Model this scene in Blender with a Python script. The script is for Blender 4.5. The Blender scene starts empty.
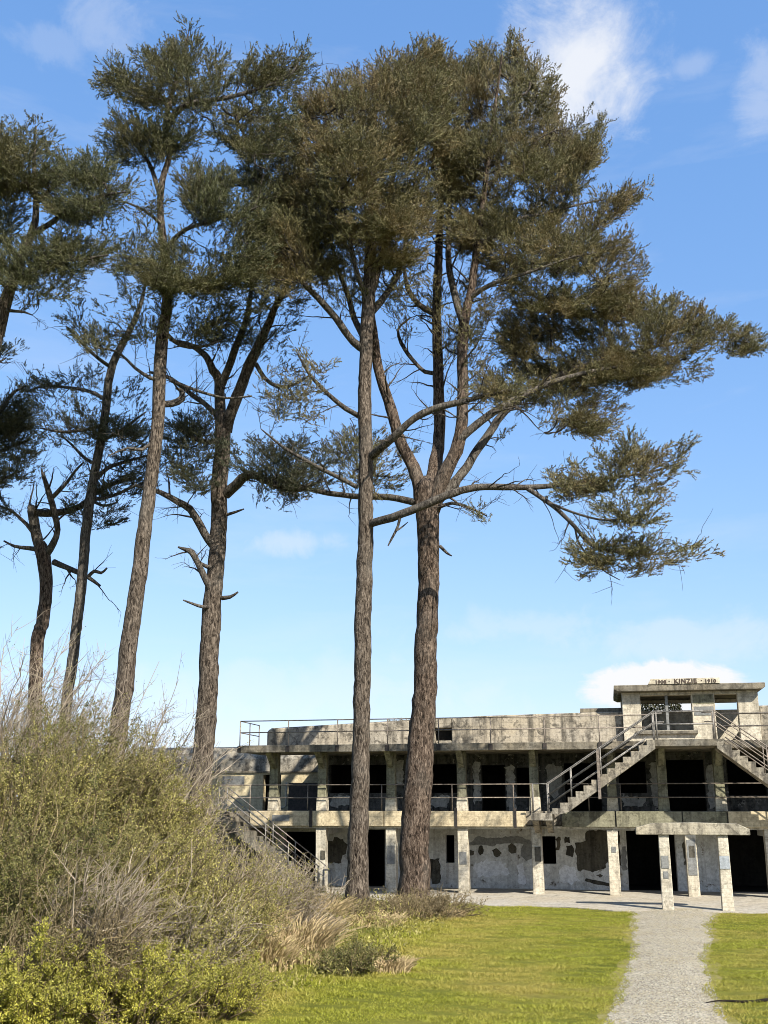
import bpy, bmesh, math, random
import numpy as np
from mathutils import Vector, Matrix

# ------------------------------------------------------------------ camera, sky, sun, exposure
scene = bpy.context.scene
COL = scene.collection
rng = np.random.default_rng(7)
random.seed(7)
R = math.radians

FPX = 1062.0
PITCH = math.atan((805.0 - 512.0) / FPX)
CAMZ = 3.15
cam_d = bpy.data.cameras.new('camera')
cam = bpy.data.objects.new('camera', cam_d)
COL.objects.link(cam)
cam_d.sensor_fit = 'HORIZONTAL'
cam_d.sensor_width = 36.0
cam_d.lens = FPX / 768.0 * 36.0
cam_d.clip_end = 3000
cam.location = (0, 0, CAMZ)
cam.rotation_euler = (math.pi / 2 + PITCH, 0, 0)
scene.camera = cam


def ray(px, py):
    X = (px - 384.0) / FPX
    Y = (512.0 - py) / FPX
    return np.array([X, math.cos(PITCH) - Y * math.sin(PITCH), math.sin(PITCH) + Y * math.cos(PITCH)])


def at(px, py, Y):
    """world point at world depth Y seen at a photo pixel"""
    r = ray(px, py)
    return np.array([0, 0, CAMZ]) + r * (Y / r[1])


def ground_at(px, py):
    r = ray(px, py)
    return np.array([0, 0, CAMZ]) - r * (CAMZ / r[2])


SUN_ELEV = R(40)
SUN_AZ = math.atan2(0.552, -0.833)        # measured from +Y towards +X
sun_dir = Vector((math.sin(SUN_AZ) * math.cos(SUN_ELEV), math.cos(SUN_AZ) * math.cos(SUN_ELEV), math.sin(SUN_ELEV)))
sl = bpy.data.lights.new('sun', 'SUN')
sl.energy = 4.6
sl.angle = R(0.53)
sl.color = (1.0, 0.93, 0.82)
so = bpy.data.objects.new('sun', sl)
COL.objects.link(so)
so.location = (40, -40, 60)
so.rotation_euler = sun_dir.to_track_quat('Z', 'Y').to_euler()

scene.view_settings.view_transform = 'Standard'
scene.view_settings.look = 'None'
scene.view_settings.exposure = 1.1
scene.view_settings.gamma = 1.0
scene.view_settings.use_curve_mapping = False
scene.cycles.filter_width = 0.95

world = bpy.data.worlds.new('World')
scene.world = world
world.use_nodes = True
wn = world.node_tree
wn.nodes.clear()
W = wn.nodes.new
wl = wn.links.new
w_out = W('ShaderNodeOutputWorld')
w_bg = W('ShaderNodeBackground')
w_bg.inputs['Strength'].default_value = 0.105
wl(w_bg.outputs[0], w_out.inputs[0])
sky = W('ShaderNodeTexSky')
sky.sky_type = 'NISHITA'
sky.sun_disc = False
sky.sun_elevation = SUN_ELEV
sky.sun_rotation = SUN_AZ
sky.air_density = 1.0
sky.dust_density = 0.6
sky.ozone_density = 2.0
tc = W('ShaderNodeTexCoord')


def wmath(op, a, b=None, clamp=False):
    n = W('ShaderNodeMath')
    n.operation = op
    n.use_clamp = clamp
    for i, v in enumerate((a, b)):
        if v is None:
            continue
        if isinstance(v, (int, float)):
            n.inputs[i].default_value = v
        else:
            wl(v, n.inputs[i])
    return n.outputs[0]


def cloud_noise(scale, detail, rough, stretch, dist=0.0):
    mp = W('ShaderNodeMapping')
    mp.inputs['Scale'].default_value = stretch
    wl(tc.outputs['Generated'], mp.inputs[0])
    n = W('ShaderNodeTexNoise')
    n.inputs['Scale'].default_value = scale
    n.inputs['Detail'].default_value = detail
    n.inputs['Roughness'].default_value = rough
    n.inputs['Distortion'].default_value = dist
    wl(mp.outputs[0], n.inputs[0])
    return n.outputs['Fac']


nz1 = cloud_noise(13, 10, 0.66, (1, 1, 1.4), 0.9)
nz2 = cloud_noise(34, 6, 0.6, (1, 1, 1.2))
nz3 = cloud_noise(7, 6, 0.6, (0.6, 0.6, 2.6), 0.3)
total = None
#  px, py, rx, ry, opacity, edge raggedness
CLOUDS = [(576, 76, 96, 74, 0.85, 0.55), (528, 40, 44, 20, 0.3, 1.0), (105, 28, 52, 42, 0.22, 0.9), (762, 96, 34, 50, 0.28, 0.9),
          (692, 66, 26, 13, 0.2, 0.8), (294, 542, 62, 17, 0.36, 0.9), (656, 688, 92, 29, 1.5, 0.5),
          (600, 690, 26, 15, 0.7, 0.6), (690, 640, 190, 34, 0.30, 1.0), (60, 45, 60, 20, 0.14, 1.2), (520, 628, 150, 26, 0.22, 1.1),
          (300, 690, 300, 40, 0.22, 1.0)]
for (px, py, rx, ry, op, rag) in CLOUDS:
    c = ray(px, py)
    ln = np.linalg.norm(c)
    c = c / ln
    sx = rx / FPX / ln
    sz = ry / FPX / ln
    sub = W('ShaderNodeVectorMath')
    sub.operation = 'SUBTRACT'
    wl(tc.outputs['Generated'], sub.inputs[0])
    sub.inputs[1].default_value = c
    sc_ = W('ShaderNodeVectorMath')
    sc_.operation = 'MULTIPLY'
    wl(sub.outputs[0], sc_.inputs[0])
    sc_.inputs[1].default_value = (1 / sx, 0.4 / sz, 1 / sz)
    le = W('ShaderNodeVectorMath')
    le.operation = 'LENGTH'
    wl(sc_.outputs[0], le.inputs[0])
    nn = wmath('ADD', wmath('MULTIPLY', nz1, 0.65), wmath('MULTIPLY', nz2, 0.35))
    dd = wmath('ADD', le.outputs['Value'], wmath('MULTIPLY', wmath('SUBTRACT', nn, 0.5), 3.6 * rag))
    mr = W('ShaderNodeMapRange')
    mr.interpolation_type = 'SMOOTHSTEP'
    mr.inputs['From Min'].default_value = 1.05
    mr.inputs['From Max'].default_value = 0.1 if op < 1 else 0.55
    wl(dd, mr.inputs['Value'])
    m = wmath('MULTIPLY', mr.outputs[0], op)
    total = m if total is None else wmath('MAXIMUM', total, m)
thin = W('ShaderNodeMapRange')
thin.inputs['From Min'].default_value = 0.52
thin.inputs['From Max'].default_value = 0.95
thin.inputs['To Max'].default_value = 0.25
wl(nz3, thin.inputs['Value'])
total = wmath('MAXIMUM', total, thin.outputs[0])
total = wmath('MINIMUM', total, 1.0)
wmix = W('ShaderNodeMix')
wmix.data_type = 'RGBA'
wl(total, wmix.inputs['Factor'])
sep = W('ShaderNodeSeparateColor')
wl(sky.outputs[0], sep.inputs[0])
comb = W('ShaderNodeCombineColor')
for i, (g_, a_) in enumerate(((0.79, 0.935), (0.60, 1.40), (0.43, 2.388))):
    wl(wmath('MULTIPLY', wmath('POWER', sep.outputs[i], g_), a_), comb.inputs[i])
wl(comb.outputs[0], wmix.inputs['A'])
wmix.inputs['B'].default_value = (4.3, 4.35, 4.45, 1)
wl(wmix.outputs['Result'], w_bg.inputs['Color'])


# ------------------------------------------------------------------ helpers
def tag(o, label=None, cat=None, group=None, kind=None):
    if label:
        o['label'] = label
    if cat:
        o['category'] = cat
    if group:
        o['group'] = group
    if kind:
        o['kind'] = kind
    return o


def empty(name, loc=(0, 0, 0), rz=0.0):
    o = bpy.data.objects.new(name, None)
    COL.objects.link(o)
    o.location = loc
    o.rotation_euler = (0, 0, rz)
    o.empty_display_size = 0.3
    return o


def link_mesh(name, me, mat, parent=None, smooth=False):
    o = bpy.data.objects.new(name, me)
    COL.objects.link(o)
    if mat is not None:
        me.materials.append(mat)
    if parent is not None:
        o.parent = parent
    if smooth:
        me.polygons.foreach_set('use_smooth', np.ones(len(me.polygons), dtype=bool))
    return o


def mesh_np(name, V, F):
    """V (n,3) floats, F (m,k) ints, one polygon size"""
    V = np.asarray(V, dtype=np.float32).reshape(-1, 3)
    F = np.asarray(F, dtype=np.int32)
    k = F.shape[1]
    me = bpy.data.meshes.new(name)
    me.vertices.add(len(V))
    me.vertices.foreach_set('co', V.ravel())
    me.loops.add(F.size)
    me.loops.foreach_set('vertex_index', F.ravel())
    me.polygons.add(len(F))
    me.polygons.foreach_set('loop_start', np.arange(0, F.size, k, dtype=np.int32))
    me.polygons.foreach_set('loop_total', np.full(len(F), k, dtype=np.int32))
    me.update(calc_edges=True)
    return me


class MB:
    def __init__(s):
        s.v = []
        s.f = []

    def add(s, vs, fs):
        o = len(s.v)
        s.v += [tuple(map(float, p)) for p in vs]
        s.f += [tuple(i + o for i in f) for f in fs]

    def box(s, a, b, c, d, e, f):
        s.add([(a, c, e), (b, c, e), (b, d, e), (a, d, e), (a, c, f), (b, c, f), (b, d, f), (a, d, f)],
              [(0, 3, 2, 1), (4, 5, 6, 7), (0, 1, 5, 4), (1, 2, 6, 5), (2, 3, 7, 6), (3, 0, 4, 7)])

    def prism(s, poly, axis, lo, hi):
        """poly: 2D outline; axis: 'v' extrude along y with poly in (u,z); 'u' poly in (v,z); 'z' poly in (u,v)"""
        n = len(poly)

        def mk(p, t):
            return {'v': (p[0], t, p[1]), 'u': (t, p[0], p[1]), 'z': (p[0], p[1], t)}[axis]
        vs = [mk(p, lo) for p in poly] + [mk(p, hi) for p in poly]
        fs = [tuple(range(n)), tuple(range(2 * n - 1, n - 1, -1))]
        for i in range(n):
            j = (i + 1) % n
            fs.append((i, i + n, j + n, j))
        s.add(vs, fs)

    def tube(s, pts, r, k=6):
        pts = [Vector(p) for p in pts]
        rr = r if isinstance(r, (list, tuple)) else [r] * len(pts)
        o = len(s.v)
        n = len(pts)
        up = Vector((0.13, 0.21, 0.97))
        for i, p in enumerate(pts):
            t = (pts[min(i + 1, n - 1)] - pts[max(i - 1, 0)]).normalized()
            a = t.cross(up)
            if a.length < 1e-3:
                a = t.cross(Vector((1, 0, 0)))
            a.normalize()
            b = t.cross(a)
            for j in range(k):
                w = 2 * math.pi * j / k
                q = p + (a * math.cos(w) + b * math.sin(w)) * rr[i]
                s.v.append(tuple(q))
        for i in range(n - 1):
            for j in range(k):
                j2 = (j + 1) % k
                s.f.append((o + i * k + j, o + i * k + j2, o + (i + 1) * k + j2, o + (i + 1) * k + j))
        s.f.append(tuple(o + j for j in range(k - 1, -1, -1)))
        s.f.append(tuple(o + (n - 1) * k + j for j in range(k)))

    def build(s, name, mat, parent=None, bevel=0.0, smooth=False):
        me = bpy.data.meshes.new(name)
        me.from_pydata(s.v, [], s.f)
        bm = bmesh.new()
        bm.from_mesh(me)
        bmesh.ops.recalc_face_normals(bm, faces=bm.faces)
        bm.to_mesh(me)
        bm.free()
        o = link_mesh(name, me, mat, parent, smooth)
        if bevel:
            m = o.modifiers.new('bevel', 'BEVEL')
            m.width = bevel
            m.segments = 2
            m.limit_method = 'ANGLE'
        return o


# ------------------------------------------------------------------ materials
class NT:
    def __init__(s, name):
        s.m = bpy.data.materials.new(name)
        s.m.use_nodes = True
        s.t = s.m.node_tree
        s.t.nodes.clear()
        s.out = s.n('ShaderNodeOutputMaterial')
        s.b = s.n('ShaderNodeBsdfPrincipled')
        s.l(s.b.outputs[0], s.out.inputs[0])
        s.tc = s.n('ShaderNodeTexCoord')

    def n(s, t):
        return s.t.nodes.new(t)

    def l(s, a, b):
        s.t.links.new(a, b)

    def noise(s, scale, detail=5, rough=0.6, stretch=(1, 1, 1), dist=0, off=(0, 0, 0)):
        mp = s.n('ShaderNodeMapping')
        mp.inputs['Scale'].default_value = stretch
        mp.inputs['Location'].default_value = off
        s.l(s.tc.outputs['Object'], mp.inputs[0])
        n = s.n('ShaderNodeTexNoise')
        n.inputs['Scale'].default_value = scale
        n.inputs['Detail'].default_value = detail
        n.inputs['Roughness'].default_value = rough
        n.inputs['Distortion'].default_value = dist
        s.l(mp.outputs[0], n.inputs[0])
        return n.outputs['Fac']

    def ramp(s, fac, stops):
        r = s.n('ShaderNodeValToRGB')
        el = r.color_ramp.elements
        while len(el) < len(stops):
            el.new(0.5)
        for e, (p, c) in zip(el, stops):
            e.position = p
            e.color = (c[0], c[1], c[2], 1) if not isinstance(c, (int, float)) else (c, c, c, 1)
        s.l(fac, r.inputs[0])
        return r.outputs[0]

    def mix(s, fac, a, b, mode='MIX'):
        m = s.n('ShaderNodeMix')
        m.data_type = 'RGBA'
        m.blend_type = mode
        for sock, v in ((m.inputs['Factor'], fac), (m.inputs['A'], a), (m.inputs['B'], b)):
            if isinstance(v, (int, float)):
                sock.default_value = v
            elif isinstance(v, (tuple, list)):
                sock.default_value = (v[0], v[1], v[2], 1)
            else:
                s.l(v, sock)
        return m.outputs['Result']

    def bump(s, h, strength=0.5, dist=0.02):
        b = s.n('ShaderNodeBump')
        b.inputs['Strength'].default_value = strength
        b.inputs['Distance'].default_value = dist
        s.l(h, b.inputs['Height'])
        s.l(b.outputs[0], s.b.inputs['Normal'])

    def done(s, col, rough=0.85, spec=0.3):
        if isinstance(col, tuple):
            s.b.inputs['Base Color'].default_value = (*col, 1)
        else:
            s.l(col, s.b.inputs['Base Color'])
        s.b.inputs['Roughness'].default_value = rough
        s.b.inputs['Specular IOR Level'].default_value = spec
        return s.m


def concrete(name, base, dark, amount=0.5, warm=(0.45, 0.36, 0.22), off=0.0, boards=True, chips=None):
    s = NT(name)
    o = (off, off * 1.7, off * 0.6)
    big = s.noise(0.55, 6, 0.65, off=o, dist=0.4)
    streak = s.noise(2.2, 5, 0.65, (1.6, 1.6, 0.16), off=o)
    fine = s.noise(11, 6, 0.7, off=o)
    spots = s.noise(3.2, 8, 0.75, off=o, dist=0.6)
    col = s.mix(s.ramp(big, [(0.36, 0), (0.66, 1)]), base, tuple(0.62 * b + 0.38 * w for b, w in zip(base, warm)))
    st = s.ramp(streak, [(0.46, 0), (0.68, 1)])
    f1 = s.n('ShaderNodeMath')
    f1.operation = 'MULTIPLY'
    s.l(st, f1.inputs[0])
    f1.inputs[1].default_value = amount
    col = s.mix(f1.outputs[0], col, dark)
    sp = s.ramp(spots, [(0.50, 0), (0.60, 1)])
    f2 = s.n('ShaderNodeMath')
    f2.operation = 'MULTIPLY'
    s.l(sp, f2.inputs[0])
    f2.inputs[1].default_value = amount * 0.9
    col = s.mix(f2.outputs[0], col, dark)
    if chips:
        ch = s.noise(2.6, 9, 0.72, off=(off + 3, off, off), dist=0.3)
        col = s.mix(s.ramp(ch, [(0.600, 0), (0.612, 1)]), col, (0.36, 0.34, 0.30))
        col = s.mix(s.ramp(ch, [(0.640, 0), (0.650, 1)]), col, chips)
        dr = s.noise(3.4, 6, 0.6, (1.8, 1.8, 0.10), off=(off, 2, 1))
        col = s.mix(s.ramp(dr, [(0.54, 0), (0.72, 0.55)]), col, (0.20, 0.17, 0.13))
    col = s.mix(0.75, col, s.ramp(fine, [(0.28, 0.42), (0.6, 1.0)]), 'MULTIPLY')
    h = fine
    if boards:
        wv = s.n('ShaderNodeTexWave')
        wv.wave_type = 'BANDS'
        wv.bands_direction = 'Z'
        wv.inputs['Scale'].default_value = 2.3
        wv.inputs['Distortion'].default_value = 1.2
        s.l(s.tc.outputs['Object'], wv.inputs[0])
        col = s.mix(0.22, col, s.ramp(wv.outputs['Fac'], [(0.0, 0.35), (0.12, 1.0)]), 'MULTIPLY')
    s.bump(h, 0.55, 0.03)
    return s.done(col, 0.92, 0.15)


M = {}
M['slab'] = concrete('weathered_concrete', (0.31, 0.288, 0.24), (0.07, 0.063, 0.052), 0.95, off=1.3)
M['pale'] = concrete('pale_concrete', (0.60, 0.56, 0.455), (0.14, 0.125, 0.095), 0.55, off=4.1)
M['fascia'] = concrete('cream_fascia', (0.60, 0.51, 0.34), (0.18, 0.145, 0.09), 0.5, off=7.7)
M['edge'] = concrete('grey_edge', (0.17, 0.16, 0.135), (0.05, 0.045, 0.036), 0.7, off=2.9)
M['parapet'] = concrete('parapet_concrete', (0.385, 0.35, 0.285), (0.08, 0.072, 0.058), 0.95, off=9.2)
M['oldgreen_shade'] = concrete('mossy_and_shaded_concrete', (0.24, 0.228, 0.165), (0.06, 0.056, 0.04), 0.75, (0.25, 0.25, 0.13), off=5.5)  # mossy columns; also carries painted shade on middle fascia and lookout pier
M['dim'] = concrete('shaded_stained_plaster', (0.10, 0.10, 0.092), (0.02, 0.02, 0.018), 0.9, (0.25, 0.24, 0.2), off=3.4, chips=(0.02, 0.02, 0.018))  # deep shade of the gallery put into the stained plaster colour
M['plaster'] = concrete('painted_plaster', (0.62, 0.64, 0.63), (0.30, 0.30, 0.28), 0.45, (0.58, 0.54, 0.44), off=8.8, boards=False, chips=(0.08, 0.073, 0.06))
M['cream'] = concrete('cream_wall', (0.62, 0.53, 0.34), (0.30, 0.24, 0.14), 0.35, off=6.6)
M['patch'] = concrete('bare_patch', (0.10, 0.093, 0.075), (0.03, 0.028, 0.022), 0.85, (0.09, 0.08, 0.05), off=2.2, boards=False)
M['greypatch'] = concrete('grey_repair', (0.22, 0.225, 0.22), (0.12, 0.12, 0.11), 0.4, (0.22, 0.22, 0.19), off=3.9, boards=False)
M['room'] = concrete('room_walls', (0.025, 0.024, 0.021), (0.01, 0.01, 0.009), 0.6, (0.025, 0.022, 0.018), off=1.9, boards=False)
M['paving'] = concrete('concrete_paving', (0.40, 0.375, 0.32), (0.20, 0.185, 0.15), 0.5, off=0.4, boards=False)


def metal(name, c1, c2):
    s = NT(name)
    f = s.noise(9, 5, 0.7)
    s.bump(f, 0.25, 0.005)
    s.b.inputs['Metallic'].default_value = 0.25
    return s.done(s.ramp(f, [(0.38, c1), (0.62, c2)]), 0.6, 0.4)


M['rail'] = metal('galvanised_pipe', (0.10, 0.094, 0.085), (0.25, 0.235, 0.21))
M['rust'] = metal('rusty_pipe', (0.10, 0.085, 0.07), (0.24, 0.20, 0.16))
M['dark_metal'] = metal('dark_iron', (0.02, 0.018, 0.016), (0.05, 0.04, 0.034))
M['letters'] = concrete('letter_stain', (0.09, 0.07, 0.06), (0.05, 0.04, 0.035), 0.4, (0.1, 0.07, 0.05), boards=False)


def bark(name, a, b, c, off=0.0):
    s = NT(name)
    o = (off, off, off)
    fur = s.noise(15.0, 5, 0.66, (1, 1, 0.26), dist=1.2, off=o)
    fin = s.noise(22, 5, 0.7, (1, 1, 0.4), off=o)
    big = s.noise(0.8, 4, 0.6, off=o)
    col = s.ramp(fur, [(0.38, a), (0.5, b), (0.64, c)])
    col = s.mix(0.65, col, s.ramp(fin, [(0.3, 0.45), (0.65, 1.0)]), 'MULTIPLY')
    col = s.mix(s.ramp(big, [(0.5, 0.0), (0.75, 0.35)]), col, (0.15, 0.14, 0.12))
    add = s.n('ShaderNodeMath')
    s.l(fur, add.inputs[0])
    s.l(fin, add.inputs[1])
    s.bump(add.outputs[0], 0.9, 0.05)
    return s.done(col, 0.95, 0.1)


M['bark'] = bark('conifer_bark', (0.018, 0.014, 0.011), (0.095, 0.076, 0.058), (0.23, 0.19, 0.15))
M['bark_red'] = bark('furrowed_bark', (0.016, 0.012, 0.009), (0.085, 0.062, 0.046), (0.22, 0.17, 0.13), 3.3)
M['limb'] = bark('limb_bark', (0.025, 0.022, 0.018), (0.085, 0.074, 0.062), (0.19, 0.17, 0.14), 5.1)
M['twig'] = bark('twig_bark', (0.025, 0.02, 0.016), (0.06, 0.05, 0.04), (0.15, 0.13, 0.105), 1.1)


def leafmat(name, cols, clump=0.6, trans=0.25, rough=0.55, off=0.0):
    """cols: dark, mid, light, odd — mixed per leaf and per clump"""
    s = NT(name)
    g = s.n('ShaderNodeNewGeometry')
    rnd = s.ramp(g.outputs['Random Per Island'], [(0.0, cols[0]), (0.45, cols[1]), (1.0, cols[2])])
    cl = s.noise(clump, 4, 0.65, off=(off, off, off))
    col = s.mix(s.ramp(cl, [(0.44, 0.0), (0.62, 0.8)]), rnd, cols[3])
    s.b.inputs['Roughness'].default_value = rough
    s.b.inputs['Specular IOR Level'].default_value = 0.25
    s.l(col, s.b.inputs['Base Color'])
    tr = s.n('ShaderNodeBsdfTranslucent')
    s.l(s.mix(1.0, col, (1.0, 1.0, 0.5), 'MULTIPLY'), tr.inputs[0])
    ms = s.n('ShaderNodeMixShader')
    ms.inputs[0].default_value = trans
    s.l(s.b.outputs[0], ms.inputs[1])
    s.l(tr.outputs[0], ms.inputs[2])
    s.l(ms.outputs[0], s.out.inputs[0])
    return s.m


M['needle_olive'] = leafmat('needles_olive', [(0.042, 0.041, 0.017), (0.106, 0.100, 0.042), (0.235, 0.218, 0.105), (0.175, 0.130, 0.058)], 0.55, 0.06)
M['needle_green'] = leafmat('needles_green', [(0.024, 0.029, 0.013), (0.066, 0.072, 0.030), (0.165, 0.167, 0.080), (0.115, 0.101, 0.043)], 0.5, 0.06, off=4)
M['needle_dark'] = leafmat('needles_dark', [(0.020, 0.025, 0.014), (0.045, 0.053, 0.030), (0.105, 0.11, 0.066), (0.075, 0.072, 0.040)], 0.5, 0.05, off=8)
M['leaf_olive'] = leafmat('scrub_leaf_olive', [(0.055, 0.052, 0.013), (0.20, 0.182, 0.05), (0.46, 0.42, 0.14), (0.29, 0.26, 0.095)], 0.9, 0.3)
M['leaf_green'] = leafmat('scrub_leaf_green', [(0.055, 0.06, 0.018), (0.125, 0.125, 0.038), (0.25, 0.235, 0.085), (0.18, 0.155, 0.06)], 0.9, 0.3, off=2)
M['leaf_lime'] = leafmat('spring_leaf', [(0.11, 0.105, 0.018), (0.31, 0.295, 0.042), (0.56, 0.53, 0.105), (0.26, 0.25, 0.06)], 0.9, 0.35, off=5)
M['leaf_brown'] = leafmat('dry_leaf', [(0.07, 0.052, 0.03), (0.15, 0.115, 0.065), (0.27, 0.215, 0.13), (0.12, 0.115, 0.04)], 0.9, 0.25, off=7)
M['straw'] = leafmat('straw', [(0.28, 0.21, 0.105), (0.52, 0.40, 0.215), (0.74, 0.60, 0.36), (0.44, 0.33, 0.17)], 0.9, 0.3, off=1)
M['grass'] = leafmat('grass_blade', [(0.150, 0.165, 0.018), (0.255, 0.268, 0.032), (0.37, 0.365, 0.060), (0.37, 0.305, 0.085)], 0.3, 0.3, off=3)


def twigmat(name, a, b):
    s = NT(name)
    g = s.n('ShaderNodeNewGeometry')
    return s.done(s.ramp(g.outputs['Random Per Island'], [(0, a), (1, b)]), 0.9, 0.1)


M['grey_twig'] = twigmat('grey_twig', (0.15, 0.12, 0.085), (0.40, 0.34, 0.255))
M['brown_twig'] = twigmat('brown_twig', (0.085, 0.065, 0.036), (0.27, 0.215, 0.12))


def ground_mat():
    s = NT('lawn_soil')
    a = s.noise(0.28, 6, 0.65)
    b = s.noise(3.0, 6, 0.7)
    c = s.noise(30, 4, 0.7)
    col = s.ramp(a, [(0.36, (0.115, 0.125, 0.016)), (0.52, (0.17, 0.17, 0.026)), (0.68, (0.24, 0.20, 0.05))])
    col = s.mix(0.7, col, s.ramp(b, [(0.3, 0.5), (0.65, 1.1)]), 'MULTIPLY')
    col = s.mix(0.6, col, s.ramp(c, [(0.3, 0.45), (0.6, 1.1)]), 'MULTIPLY')
    s.bump(c, 0.8, 0.05)
    return s.done(col, 0.95, 0.1)


def gravel_mat():
    s = NT('gravel_path')
    v = s.n('ShaderNodeTexVoronoi')
    v.inputs['Scale'].default_value = 30
    s.l(s.tc.outputs['Object'], v.inputs[0])
    b = s.noise(1.1, 6, 0.7)
    c = s.noise(34, 4, 0.8)
    col = s.ramp(v.outputs['Color'], [(0.1, (0.15, 0.133, 0.095)), (0.5, (0.335, 0.302, 0.225)), (0.9, (0.52, 0.475, 0.365))])
    col = s.mix(0.7, col, s.ramp(c, [(0.33, 0.45), (0.6, 1.1)]), 'MULTIPLY')
    col = s.mix(s.ramp(b, [(0.42, 0), (0.66, 0.7)]), col, (0.29, 0.245, 0.15))
    s.bump(v.outputs['Distance'], 0.7, 0.03)
    return s.done(col, 0.95, 0.1)


M['ground'] = ground_mat()
M['gravel'] = gravel_mat()
M['stone'] = twigmat('path_pebble', (0.15, 0.138, 0.11), (0.42, 0.39, 0.325))

# ------------------------------------------------------------------ building frame (u along the front, v inwards, z up)
YAW = R(11.5)
BO = np.array([5.62, 40.85, 0.0])
BU = np.array([math.cos(YAW), -math.sin(YAW), 0])
BV = np.array([math.sin(YAW), math.cos(YAW), 0])


def bworld(u, v, z=0.0):
    return BO + BU * u + BV * v + np.array([0, 0, z])


# ------------------------------------------------------------------ terrain
XB = np.array([(8, -6.5), (14, -5.0), (17, -4.0), (19, -2.9), (22, -0.2), (27, 0.3), (34, 2.2), (60, 2.2)])


def scrub_edge(y):
    return np.interp(y, XB[:, 0], XB[:, 1])


def sstep(t):
    t = np.clip(t, 0, 1)
    return t * t * (3 - 2 * t)


def gh(x, y):
    x = np.asarray(x, float)
    y = np.asarray(y, float)
    d = scrub_edge(y) - x
    m = 2.7 * sstep((d - np.interp(y, [18, 23, 32], [0.2, 1.2, 3.6])) / 8.0) * sstep((y - 6) / 8.0) * (1 - sstep((y - 30) / 7.0))
    return m


gx = np.concatenate([[-400, -200, -100, -60, -40], np.arange(-26, 20.1, 0.8), [26, 40, 60, 100, 200, 400]])
gy = np.concatenate([[-60, -20, 0], np.arange(4, 44.1, 0.8), [50, 60, 80, 120, 200, 400, 800]])
GX, GY = np.meshgrid(gx, gy)
GZ = gh(GX, GY)
Vg = np.stack([GX, GY, GZ], -1).reshape(-1, 3)
nx, ny = len(gx), len(gy)
ii, jj = np.meshgrid(np.arange(nx - 1), np.arange(ny - 1))
a0 = (jj * nx + ii).ravel()
gme = mesh_np('ground', Vg, np.stack([a0, a0 + 1, a0 + nx + 1, a0 + nx], 1))
tag(link_mesh('ground', gme, M['ground'], None, True), kind='structure')

# gravel path: an edge polyline each side, ragged
PL = np.array([(14, 2.9), (17.3, 3.4), (20, 4.15), (24.1, 5.27), (28, 6.22), (31, 6.85), (33.6, 7.55), (35.4, 7.7)])
PR = np.array([(14, 4.45), (17.3, 5.02), (20, 5.65), (24.1, 6.68), (28, 8.0), (31, 8.8), (33.6, 9.75), (35.0, 10.6)])


def path_bounds(y):
    return np.interp(y, PL[:, 0], PL[:, 1]), np.interp(y, PR[:, 0], PR[:, 1])


pys = np.arange(14, 35.3, 0.18)
l_, r_ = path_bounds(pys)
l_ = l_ + 0.12 * np.sin(pys * 1.1) * np.sin(pys * 2.3 + 1) + rng.normal(0, 0.015, len(pys))
r_ = r_ + 0.12 * np.sin(pys * .9 + 2) * np.sin(pys * 2.1) + rng.normal(0, 0.015, len(pys))
pv = []
for k in range(len(pys)):
    for t in np.linspace(0, 1, 7):
        pv.append((l_[k] * (1 - t) + r_[k] * t, pys[k], 0.012 + 0.03 * math.sin(math.pi * t)))
pf = []
for k in range(len(pys) - 1):
    for t in range(6):
        a_ = k * 7 + t
        pf.append((a_, a_ + 1, a_ + 8, a_ + 7))
tag(link_mesh('path', mesh_np('path', pv, pf), M['gravel'], None, True), kind='structure')

mv = []
ml = l_ - 0.22 - 0.06 * np.sin(pys * 0.9 + .5)
mr_ = r_ + 0.22 + 0.06 * np.sin(pys * 0.8 + 2)
for k in range(len(pys)):
    mv += [(ml[k], pys[k], 0.006), (mr_[k], pys[k], 0.006)]
mf = [(2 * k, 2 * k + 1, 2 * k + 3, 2 * k + 2) for k in range(len(pys) - 1)]


def margin_mat():
    s = NT('worn_margin')
    a = s.noise(5, 6, .7)
    c = s.noise(40, 4, .7)
    col = s.ramp(a, [(.35, (.15, .145, .03)), (.5, (.20, .18, .055)), (.65, (.25, .22, .11))])
    col = s.mix(.6, col, s.ramp(c, [(.3, .5), (.6, 1.1)]), 'MULTIPLY')
    s.bump(c, .6, .03)
    return s.done(col, .95, .1)


tag(link_mesh('path_margin', mesh_np('path_margin', mv, mf), margin_mat(), None, True), kind='structure')

# concrete apron in front of the building
ap = MB()
ap.prism([(-9.2, 2.6), (-9.2, -1.6), (-6.6, -2.6), (-4.2, -4.2), (-1.6, -4.75), (1.0, -4.8), (2.6, -5.75), (7.4, -5.6), (16, -5.6), (16, 2.6)], 'z', -0.2, 0.03)
apo = ap.build('pavement', M['paving'], None)
apo.location = BO
apo.rotation_euler = (0, 0, -YAW)
tag(apo, kind='structure')

# loose stones on the path
nst = 15000
sy = 15.5 + rng.random(nst) ** 1.3 * 19
sl_, sr_ = path_bounds(sy)
t = rng.random(nst) * 1.14 - 0.07
sx = sl_ + (sr_ - sl_) * t
sz = 0.014 + 0.03 * np.sin(np.clip(t, 0, 1) * math.pi)
sr = rng.uniform(0.005, 0.009, nst) * rng.uniform(.8, 2.4, nst)
octv = np.array([(1, 0, 0), (0, 1, 0), (-1, 0, 0), (0, -1, 0), (0, 0, .7), (0, 0, -.7)])
octf = np.array([(0, 1, 4), (1, 2, 4), (2, 3, 4), (3, 0, 4), (1, 0, 5), (2, 1, 5), (3, 2, 5), (0, 3, 5)])
sv = octv[None] * sr[:, None, None] * rng.uniform(0.6, 1.3, (nst, 6, 1)) + np.stack([sx, sy, sz], 1)[:, None]
sf = octf[None] + (np.arange(nst) * 6)[:, None, None]
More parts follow.
